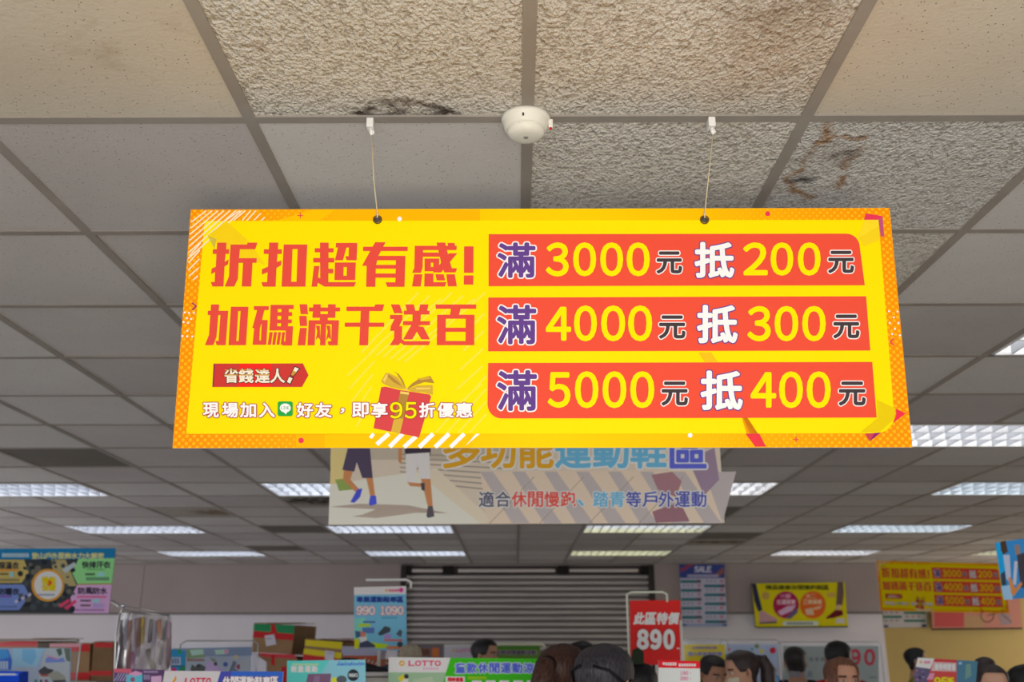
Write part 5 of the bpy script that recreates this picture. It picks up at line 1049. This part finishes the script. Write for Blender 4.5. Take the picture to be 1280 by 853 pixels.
def arm_pts(sx, pose):
    """shoulder, elbow, wrist, palm for one side; pose 'down' or 'face'"""
    if pose == 'face': return [(sx * .165, 0, 1.395), (sx * .23, -.10, 1.16), (sx * .10, -.26, 1.36), (sx * .075, -.285, 1.43)]
    return [(sx * .165, 0, 1.395), (sx * .235, .015, 1.12), (sx * .245, -.06, .88), (sx * .245, -.075, .80)]
def body_graph(poseL, poseR, w=1.0):
    V = [((0, 0, .95), (.145 * w, .11)), ((0, 0, 1.12), (.125 * w, .095)), ((0, 0, 1.27), (.15 * w, .105)), ((0, .01, 1.40), (.085, .07)), ((0, .012, 1.455), (.050, .052)), ((0, -.002, 1.54), (.050, .054))]
    Ed = [(0, 1), (1, 2), (2, 3), (3, 4), (4, 5)]
    def chain(par, pts):
        for p, r in pts:
            V.append((p, r)); Ed.append((par, len(V) - 1)); par = len(V) - 1
        return par
    for sx, pose in ((1, poseL), (-1, poseR)):
        chain(0, [((sx * .09, 0, .84), .085), ((sx * .10, -.012, .48), .054), ((sx * .10, .02, .09), .038), ((sx * .105, -.09, .04), .036), ((sx * .11, -.15, .03), .028)])
        S, E_, Wr, Pm = arm_pts(sx, pose)
        chain(3, [(S, .052), (E_, .040), (Wr, .028)])
    return V, Ed
def hand_mesh(sx, pose):
    S, E_, Wr, Pm = [Vector(p) for p in arm_pts(sx, pose)]
    d = (Pm - Wr).normalized(); side = Vector((0, -1, 0)) if pose == 'down' else Vector((sx * 1, 0, 0)); side = (side - d * side.dot(d)).normalized(); nrm = d.cross(side) * (-sx if pose == 'down' else 1)
    V = [(tuple(Wr), (.026, .020)), (tuple(Wr + d * .045), (.034, .016)), (tuple(Wr + d * .085), (.036, .014))]; Ed = [(0, 1), (1, 2)]
    for i, (off, ln) in enumerate(((.030, .070), (.011, .078), (-.009, .072), (-.028, .056))):
        b = Wr + d * .088 + side * off; par = 2
        for q, bend in ((.0, 0), (.4, .006), (.72, .018), (1, .036)):
            V.append((tuple(b + d * ln * q * (1 - bend * 4) + nrm * bend), .0088 - .0018 * q)); Ed.append((par, len(V) - 1)); par = len(V) - 1
    par = 1
    for q in ((.030, .030, .006), (.044, .058, .014), (.046, .082, .020)):
        V.append((tuple(Wr + side * q[0] + d * q[1] + nrm * q[2]), .0105 - q[1] * .03)); Ed.append((par, len(V) - 1)); par = len(V) - 1
    return skin_mesh(V, Ed, 1)
_B = {}
def body_mesh(poseL, poseR):
    k = (poseL, poseR)
    if k not in _B:
        vs, fs = skin_mesh(*body_graph(poseL, poseR), 2)
        for sx, p in ((1, poseL), (-1, poseR)):
            hv, hf = hand_mesh(sx, p); o = len(vs); vs = vs + hv; fs = fs + [[i + o for i in f] for f in hf]
        sh = [((0, 0, .90), (.165, .13)), ((0, 0, 1.05), (.15, .12)), ((0, 0, 1.27), (.168, .12)), ((0, .01, 1.40), (.105, .078)), ((0, .012, 1.445), (.066, .062))]; se = [(0, 1), (1, 2), (2, 3), (3, 4)]
        for sx, p in ((1, poseL), (-1, poseR)):
            S, E_, Wr, Pm = [Vector(q) for q in arm_pts(sx, p)]; sh += [(tuple(S), .068), (tuple(S.lerp(E_, .75)), .060)]; se += [(3, len(sh) - 2), (len(sh) - 2, len(sh) - 1)]
        tr = [((0, 0, .97), (.155, .12)), ((0, 0, .90), (.165, .13))]; te = [(0, 1)]
        for sx in (1, -1):
            tr += [((sx * .095, 0, .80), .10), ((sx * .105, -.01, .48), .075), ((sx * .105, .02, .10), .062)]; te += [(1, len(tr) - 3), (len(tr) - 3, len(tr) - 2), (len(tr) - 2, len(tr) - 1)]
        _B[k] = (vs, fs, skin_mesh(sh, se, 2), skin_mesh(tr, te, 2))
    return _B[k]

HT = [(0, .10, .30, -.14), (.035, .19, .385, -.06), (.10, .26, .41, .08), (.2, .305, .395, .20), (.32, .33, .395, .30), (.45, .345, .39, .40), (.56, .36, .385, .45), (.66, .366, .395, .47), (.76, .355, .385, .455), (.86, .305, .325, .39), (.93, .235, .245, .30), (.98, .125, .12, .17), (1.0, .03, .03, .04)]
def hprof(z):
    z = max(0, min(1, z))
    for i in range(len(HT) - 1):
        if z <= HT[i + 1][0]:
            a = (z - HT[i][0]) / (HT[i + 1][0] - HT[i][0]); a = a * a * (3 - 2 * a) * .5 + a * .5
            return [HT[i][k] * (1 - a) + HT[i + 1][k] * a for k in (1, 2, 3)]
    return HT[-1][1:]
def hpoint(phi, z, scale=1.0, relief=True):
    """phi 0 = front"""
    w, f, b = hprof(z); c, s_ = math.cos(phi), math.sin(phi)
    x = w * math.copysign(abs(s_) ** .85, s_) ; y = (f if c > 0 else b) * c
    if c < 0 and b < 0: y = b * c * -1 * -1
    if relief and c > 0:
        def g(v, m_, s2): return math.exp(-((v - m_) / s2) ** 2)
        y += .125 * g(x, 0, .055) * (g(z, .34, .055) + .45 * g(z, .44, .07)) + .03 * g(z, .585, .035) * g(x, 0, .25)
        y -= .045 * (g(x, .15, .085) + g(x, -.15, .085)) * g(z, .5, .055)
        y += .035 * g(x, 0, .12) * (g(z, .215, .022) + g(z, .165, .022)) + .02 * g(x, 0, .09) * g(z, .05, .05)
    return Vector((x * scale, -y * scale, (z - .5) * scale + .5))
def person(label, px, py_top, Y, yaw, shirt, trousers, hair, hairc, skin=(206, 158, 132), tilt=0, pose=('down', 'down'), extra=(), hh=.232, roll=0):
    top = at(px, py_top, Y); T = top.z; x0, y0 = top.x, top.y
    SKN = M(skin, .5, name='skin'); HM = hair_mat(hairc); LIP = M((186, 96, 92), .45); BRW = M((60, 44, 38), .7); EW = M((206, 196, 190), .3); IR = M((40, 28, 22), .2)
    sc = T / 1.715; L = Vector((x0, y0, 0)); Rz = Matrix.Rotation(yaw, 4, 'Z')
    bv, bf, (sv, sf), (tv, tf) = body_mesh(*pose)
    def X(v): return L + Rz @ (Vector(v) * sc)
    chin = Vector((0, -.012, 1.715 - .012 - hh)); piv = chin + Vector((0, .02, .04))
    RH = Matrix.Rotation(tilt, 4, 'X') @ Matrix.Rotation(roll, 4, 'Y')
    def H(v): return X(piv + RH @ (chin + Vector(v) * hh - piv))
    b = MB(); b.add([X(v) for v in bv], bf, SKN, True)
    n, m_ = 56, 44; vs = []; fs = []
    for j in range(m_ + 1):
        z = j / m_
        for i in range(n):
            u = i / n * 2 - 1; phi = math.pi * (abs(u) ** 1.35) * (1 if u >= 0 else -1); vs.append(H(hpoint(phi, z)))
    for j in range(m_):
        for i in range(n): fs.append((j * n + i, j * n + (i + 1) % n, (j + 1) * n + (i + 1) % n, (j + 1) * n + i))
    fs.append(list(range(n))[::-1]); fs.append([m_ * n + i for i in range(n)])
    def loc(f): return hloc[f]
    skn, lip, brw = [], [], []
    for f in fs:
        cxs = []
        j = f[0] // n; i = f[0] % n; z = (j + .5) / m_; u = (i + .5) / n * 2 - 1; phi = math.pi * (abs(u) ** 1.35) * (1 if u >= 0 else -1); p = hpoint(phi, z); ax = abs(p.x)
        if len(f) == 4 and math.cos(phi) > .3 and .15 < z < .235 and ax < .115 - abs(z - .19) * .8: lip.append(f)
        elif len(f) == 4 and math.cos(phi) > .3 and .575 < z < .625 and .06 < ax < .245: brw.append(f)
        else: skn.append(f)
    o = len(b.v); b.v += vs
    for lst, mt in ((skn, SKN), (lip, LIP), (brw, BRW)):
        k = b.mi(mt)
        for f in lst: b.f.append([q + o for q in f]); b.m.append(k); b.sm.append(True)
    for sx in (1, -1):
        b.ball(H((sx * .15, -.328, .5)), (.052 * hh, .05 * hh, .036 * hh), EW, 12, 8); b.ball(H((sx * .15, -.362, .5)), (.024 * hh, .02 * hh, .028 * hh), IR, 10, 6)
        ev = []; r_ = MB(); r_.ball((0, 0, 0), (.035, .075, .125), SKN, 12, 10)
        b.add([H(Vector((sx * .365, .03, .45)) + Matrix.Rotation(sx * R(-18), 3, 'Z') @ v) for v in r_.v], r_.f, SKN, True)
        r_ = MB(); r_.ball((0, 0, 0), (.02, .035, .07), M((max(0, skin[0] - 50), max(0, skin[1] - 50), max(0, skin[2] - 45)), .6), 10, 8); b.add([H(Vector((sx * .392, .0, .46)) + v) for v in r_.v], r_.f, r_.mats[0], True)
    root = b.build('person', loc=L); tag(root, label, 'person')
    # clothing
    c = MB(); c.add([X(v) for v in sv], sf, shirt if not isinstance(shirt, tuple) else M(shirt, .8), True); so = c.build('shirt', root)
    c = MB(); c.add([X(v) for v in tv], tf, M(trousers, .85), True); c.build('trousers', root)
    for sx in (1, -1):
        c = MB(); c.ball(X((sx * .108, -.05, .035)), (.055 * sc, .055 * sc, .045 * sc), M((46, 46, 52), .6), 14, 8)
        c.ball(X((sx * .11, -.12, .03)), (.05 * sc, .05 * sc, .036 * sc), M((46, 46, 52), .6), 14, 8); c.build('shoe', root)
    # hair
    def cap(lo, sc_, name='hair', jag=.02, parent=root, ztop=1.0):
        n2, m2 = 64, 18; vs = []; 
        for j in range(m2 + 1):
            for i in range(n2):
                phi = 2 * math.pi * i / n2 - math.pi; z0 = lo(phi) + jag * math.sin(i * 2.7) + jag * .6 * math.sin(i * 6.1); t_ = j / m2; z = z0 + (ztop - z0) * t_
                k = (.985 if j == 0 else sc_ + .012 * math.sin(i * 3.3 + j * .4)) * 1.0
                if z < .02:
                    q = hpoint(phi, .3, 1, False); fl = 1.02 + .10 * min(1, -z + .1); v = Vector((q.x * fl * 1.12, max(q.y, -.12) * fl + .02, z))
                else:
                    q = hpoint(phi, z if z > .35 else .35 * .6 + z * .4, 1, False) if z0 < .3 and abs(phi) > .7 else hpoint(phi, z, 1, False)
                    v = Vector((q.x * k, q.y * k, (z - .5) * (1 + (k - 1) * .9) + .5))
                vs.append(H(v))
        fs = [(j * n2 + i, j * n2 + (i + 1) % n2, (j + 1) * n2 + (i + 1) % n2, (j + 1) * n2 + i) for j in range(m2) for i in range(n2)] + [[m2 * n2 + i for i in range(n2)]]
        h = MB(); h.add(vs, fs, HM, True); return h.build(name, parent)
    def sm(a, b_, x): x = max(0, min(1, (x - a) / (b_ - a))); return x * x * (3 - 2 * x)
    if hair == 'short': cap(lambda p: .80 - .30 * sm(.75, 1.15, abs(p)) - .34 * sm(1.7, 2.4, abs(p)), 1.09)
    elif hair == 'tied': hr = cap(lambda p: .82 - .32 * sm(.6, 1.2, abs(p)) - .36 * sm(1.6, 2.3, abs(p)), 1.07, jag=.01)
    elif hair == 'long': cap(lambda p: .84 - 1.45 * sm(.62, .95, abs(p)), 1.12, jag=.02)
    if hair == 'tied':
        if 'ponytail' in extra:
            c = MB(); c.tube([H(v) for v in ((0, .43, .72), (0, .62, .70), (0, .70, .45), (0, .64, .05), (0, .58, -.45), (0, .55, -.85))], [.12 * hh, .15 * hh, .19 * hh, .20 * hh, .16 * hh, .05 * hh], HM, 16); c.build('ponytail', root)
            c = MB(); c.lathe(H((0, .50, .72)), [(.10 * hh, -.03 * hh), (.135 * hh, 0), (.10 * hh, .03 * hh)], MW['black'], 14, 'y', Rz); c.build('hair_tie', root)
        if 'bun' in extra: c = MB(); c.ball(H((0, .22, 1.02)), (.22 * hh, .22 * hh, .15 * hh), HM, 16, 10, .03); c.build('hair_bun', root)
    if 'mask' in extra:
        vs = []; n3 = 18; m3 = 8
        for j in range(m3 + 1):
            z = .03 + .36 * j / m3
            for i in range(n3 + 1):
                phi = -1.0 + 2.0 * i / n3; v = hpoint(phi, z, 1, False); q = 1.06 + .16 * math.cos(phi * 1.5) * math.sin(math.pi * (j + .6) / (m3 + 1.2)); vs.append(H((v.x * 1.02, v.y * q, v.z)))
        c = MB(); c.add(vs, [(j * (n3 + 1) + i, j * (n3 + 1) + i + 1, (j + 1) * (n3 + 1) + i + 1, (j + 1) * (n3 + 1) + i) for j in range(m3) for i in range(n3)], M((214, 212, 190), .7), True); c.build('face_mask', root)
    if 'glasses' in extra:
        c = MB()
        for sx in (1, -1):
            c.tube([H((sx * .15 + .1 * math.cos(a), -.43, .5 + .075 * math.sin(a))) for a in [2 * math.pi * k / 16 for k in range(17)]], .012 * hh, MW['black'], 6); c.tube([H(v) for v in ((sx * .25, -.42, .52), (sx * .395, -.2, .53), (sx * .405, .02, .54), (sx * .39, .10, .44))], .016 * hh, MW['black'], 6)
        c.tube([H((-.05, -.44, .52)), H((.05, -.44, .52))], .012 * hh, MW['black'], 6); c.build('glasses', root)
    if 'strap' in extra:
        c = MB()
        for sx in (1, -1): c.tube([H(v) for v in ((sx * .41, .06, .38), (sx * .40, .2, .52), (sx * .30, .42, .68), (sx * .1, .52, .74))], .022 * hh, MW['black'], 6)
        c.build('mask_strap', root)
    return root, H, X, so
_H = {}
def hair_mat(c):
    if c not in _H:
        m, nt, b = NT('hair'); v = mapped(nt, objco(nt), (60, 60, 6)); f = noise_n(nt, v, 3, 3)
        c2 = tuple(min(255, int(x * 1.6 + 14)) for x in c); nt.links.new(ramp_n(nt, f, [(.35, rgb(*c)), (.75, rgb(*c2))]), b.inputs['Base Color']); b.inputs['Roughness'].default_value = .42; b.inputs['Specular IOR Level'].default_value = .4
        bump_n(nt, b, f, .5, .01); _H[c] = m
    return _H[c]
BLK = (22, 20, 22); BRN = (54, 33, 27); DBR = (40, 30, 30)
person('man with short black hair seen in profile facing right, below the shutter', 605, 798, 8.4, R(68), (70, 80, 110), (50, 52, 62), 'short', BLK)
person('woman with brown ponytail seen from behind', 702, 803, 3.75, R(150), (120, 110, 110), (50, 50, 60), 'tied', BRN, extra=('ponytail',))
person('person with black hair facing right, half hidden behind the ponytailed woman', 726, 801, 7.0, R(75), (90, 90, 100), (50, 50, 60), 'short', BLK)
person('man with short greying hair and dark glasses, seen from behind', 753, 803.5, 3.4, R(146), (120, 126, 140), (60, 60, 70), 'short', (40, 38, 44), extra=('glasses', 'strap'))
rt, H, X, so = person('person with plain black hair seen from behind, under the red 890 sign', 797, 826, 4.6, R(178), (60, 60, 64), (40, 40, 46), 'tied', (16, 15, 19))
c = MB(); vs_ = [H(v) for v in ((-.10, .15, 1.0), (.16, .15, 1.0), (.10, .15, 1.26), (-.02, .15, 1.30), (-.11, .15, 1.22), (-.10, .32, .98), (.16, .32, .98), (.10, .28, 1.24), (-.02, .27, 1.28), (-.11, .28, 1.2))]
c.add(vs_, [(0, 1, 2, 3, 4), (9, 8, 7, 6, 5), (0, 5, 6, 1), (1, 6, 7, 2), (2, 7, 8, 3), (3, 8, 9, 4), (4, 9, 5, 0)], M((44, 56, 40), .8)); c.build('hair_clip', rt)['label'] = 'dark green hair clip'
person('man with black hair looking down, beside the red headed price card', 887, 817, 7.0, R(24), (196, 196, 190), (60, 60, 70), 'short', BLK, tilt=R(16))
rt, H, X, so = person('woman with dark ponytail and pale face mask, facing left', 930, 811, 6.2, R(-82), (190, 188, 184), (60, 60, 70), 'tied', DBR, tilt=R(8), pose=('face', 'face'), extra=('mask', 'ponytail'))
pp = X((-.02, -.37, 1.37)); c = MB(); c.box(pp, (.10, .07, .13), M((214, 60, 50), .4), Matrix.Rotation(R(20), 4, 'Z'), bev=.004); c.box(pp + Vector((-.0, -.001, .02)), (.104, .074, .035), M((230, 206, 40), .4), Matrix.Rotation(R(20), 4, 'Z')); tag(c.build('snack_packet', loc=pp), 'red and yellow packet held up by the masked woman', 'packet')
TS_ = M((34, 42, 66), .85, name='navy_cotton')
rt, H, X, so = person('man in navy t-shirt with pale lettering on its back', 993, 808, 8.6, R(172), TS_, (50, 50, 60), 'short', (34, 30, 32))
person('person with black hair behind the brown-haired woman, red top', 1046, 800.5, 7.5, R(170), (190, 40, 44), (50, 50, 60), 'short', (14, 14, 16))
person('woman with long brown hair facing the camera', 1049, 821, 5.7, R(8), (170, 60, 60), (60, 60, 70), 'long', (92, 58, 42), skin=(214, 160, 134))
person('person in olive yellow shirt with dark tied hair, facing right by the ochre wall', 1142, 809, 10, R(70), (150, 140, 40), (50, 50, 60), 'tied', BLK)
person('woman with dark hair pulled back in a bun, facing the camera at lower right', 1234, 828.5, 5.4, R(-4), (90, 90, 100), (60, 60, 70), 'tied', DBR, skin=(216, 168, 142), extra=('bun',))
person('person with black hair cut off by the right edge', 1279, 830, 5.9, R(60), (80, 80, 90), (50, 50, 60), 'short', (14, 14, 16))
# lettering printed on the navy shirt
rt = [o for o in bpy.data.objects if o.get('label', '').startswith('man in navy')][0]
q = Panel([(985, 838), (1017, 840), (1017, 848), (985, 846)], 8.44, R(-6), 0, .002, .001); q.text('服務人員', 986, 839.5, 1016, 847, M((150, 160, 176), .8), bold=.25); q.build('back_lettering', rt)
